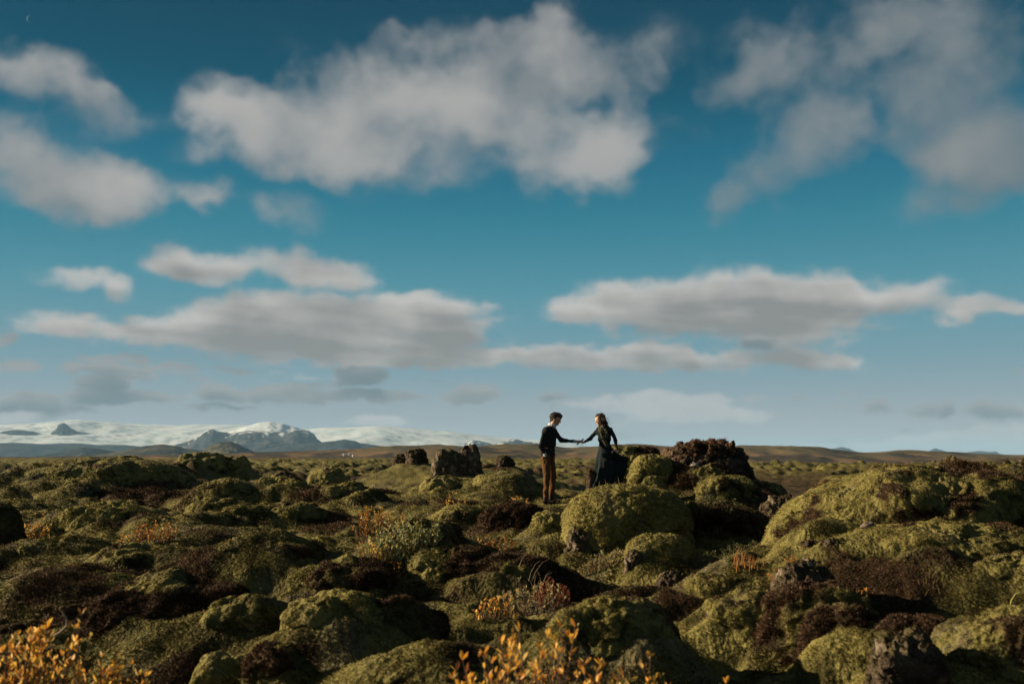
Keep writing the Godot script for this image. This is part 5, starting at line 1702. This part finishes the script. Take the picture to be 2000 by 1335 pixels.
	grass_tuft("dry_grass", "yellow dry grass at the left edge below the dark block", "grass", 110, 13.0, 150, 0.12, 70, Color(0.20, 0.15, 0.06), 0.3, 0.0, g)
	grass_tuft("dry_grass", "thin grass on the brown patch of the right moss hill", "grass", 1790, 8.2, 90, 0.14, 14, Color(0.14, 0.11, 0.045), 0.3, 0.0, g)
	grass_tuft("dry_grass", "fine seed stalks on top of the lava stack", "grass", 1352, 18.9, 34, 0.42, 7, Color(0.10, 0.08, 0.06), 0.35, 0.12, g)
	# one curved stalk
	var q := at(1972, 1216, 6.6)
	var stalk := thing("grass_stalk", "single curved yellow stalk near the right edge", "grass", q)
	var s2 := SurfaceTool.new()
	s2.begin(Mesh.PRIMITIVE_TRIANGLES)
	var bow := []
	for k in [[1972, 1216], [1972, 1190], [1976, 1172], [1984, 1160], [1994, 1156], [2003, 1158]]:
		bow.append(at(k[0], k[1], 6.6) - q)
	tube(s2, bow, 0.0045, 0.0025, 6)
	s2.generate_normals()
	piece("stem", s2.commit(), plain(Color(0.34, 0.30, 0.10)), stalk)

func build_small_things() -> void:
	# the white lump by the skirt
	var p := at(1238, 944, 13.0)
	var root := thing("mushroom", "small white puffball on top of the big rounded mound", "mushroom", Vector3(p.x, top_at(p.x, p.z), p.z))
	var white := plain(Color(0.62, 0.60, 0.55), 0.8)
	var ball := pebble(811)
	var cap := piece("cap", ball, white, root)
	cap.position = Vector3(0, 0.055, 0)
	cap.scale = Vector3.ONE * 0.032
	var foot := piece("foot", ball, white, root)
	foot.position = Vector3(0.035, 0.015, 0.01)
	foot.scale = Vector3(0.032, 0.022, 0.026)
	# loose stones
	var coats := [plain(Color(0.10, 0.075, 0.06)), plain(Color(0.17, 0.13, 0.10)), plain(Color(0.06, 0.045, 0.04))]
	var k := 0
	for s in [[1436, 1088, 10.6, 0.055, "reddish stone on the brown soil under the shaded shoulder"], [1466, 1092, 10.4, 0.04, "smaller stone on the brown soil under the shaded shoulder"], [1120, 1078, 10.9, 0.05, "stone at the left foot of the big rounded mound"], [1548, 945, 22.0, 0.10, "stone out on the bare brown flat"], [1600, 962, 19.0, 0.08, "pale stone on the near side of the bare brown flat"], [1340, 986, 13.9, 0.06, "reddish stone above the shaded shoulder"], [1690, 1030, 9.2, 0.05, "stone caught in the moss of the huge hill"]]:
		var q := at(s[0], 893, s[2])
		var stone := piece("loose_stone", pebble(820 + k), coats[k % 3], self)
		stone.position = Vector3(q.x, top_at(q.x, q.z) + s[3] * 0.4, q.z)
		stone.scale = Vector3(s[3] * 1.3, s[3] * 0.8, s[3])
		tag(stone, s[4], "stone", "loose stones")
		k += 1
	farm()
	moon()

func farm() -> void:
	var walls := plain(Color(0.60, 0.60, 0.58))
	var roofs := plain(Color(0.55, 0.55, 0.56))
	var n := 0
	for b in [[673, 891, 6.0, 10.0, 3.6, "white farm building at the left of the three far off"], [682, 890.5, 5.0, 6.0, 3.0, "small white farm building between the other two"], [691, 891, 6.0, 9.0, 3.6, "white farm building at the right of the three far off"]]:
		# where the sight line meets the moor
		var hit := at(b[0], b[1], 3000.0)
		var rows := moor.size() / moor_width
		for j in rows:
			var best := 0
			var miss := 1e9
			var d: float = -moor[j * moor_width].z
			var want := at(b[0], b[1], d)
			for i in moor_width:
				if absf(moor[j * moor_width + i].x - want.x) < miss:
					miss = absf(moor[j * moor_width + i].x - want.x)
					best = i
			if moor[j * moor_width + best].y >= want.y:
				hit = Vector3(want.x, moor[j * moor_width + best].y, want.z)
				break
		var house := thing("farm_building", b[5], "building", hit, 0.35, "white farm buildings on the moor")
		var wx: float = b[3] * 0.5
		var wz: float = b[2] * 0.5
		var hh: float = b[4]
		var box := BoxMesh.new()
		box.size = Vector3(wx * 2.0, hh + 4.0, wz * 2.0)
		var w := piece("wall", box, walls, house)
		w.position.y = hh * 0.5 - 2.0
		var roof := PrismMesh.new()
		roof.size = Vector3(wz * 2.0 + 0.8, 2.2, wx * 2.0 + 0.8)
		var r := piece("roof", roof, roofs, house)
		r.position.y = hh + 1.1
		r.rotation.y = PI / 2.0
		n += 1

func moon() -> void:
	# the sunlit part of the moon's near side: a lune of the sphere
	var d := 60000.0
	var c := at(60.5, 38, d)
	var R := 8.6 / F * d
	var to_eye := (Vector3(0, EYE_Y, 0) - c).normalized()
	var across := (to_sun - to_eye * to_sun.dot(to_eye)).normalized()
	var axis := across.cross(to_eye).normalized()
	var v := PackedVector3Array()
	var nu := 15
	var nv := 37
	for j in nv:
		var la := PI * (j / (nv - 1.0) - 0.5)
		for i in nu:
			var lo := lerpf(deg_to_rad(90.0), deg_to_rad(47.0), i / (nu - 1.0))
			v.append((axis * sin(la) + (across * sin(lo) + to_eye * cos(lo)) * cos(la)) * R)
	var m := plain(Color(0.065, 0.145, 0.19), 1.0, 0.0)  # blue light of the air in front is put into this colour
	var o := piece("sky_moon", grid_mesh(v, PackedColorArray(), nu, nv), m, self)
	o.position = c
	tag(o, "thin pale crescent moon in the upper left of the sky", "moon")
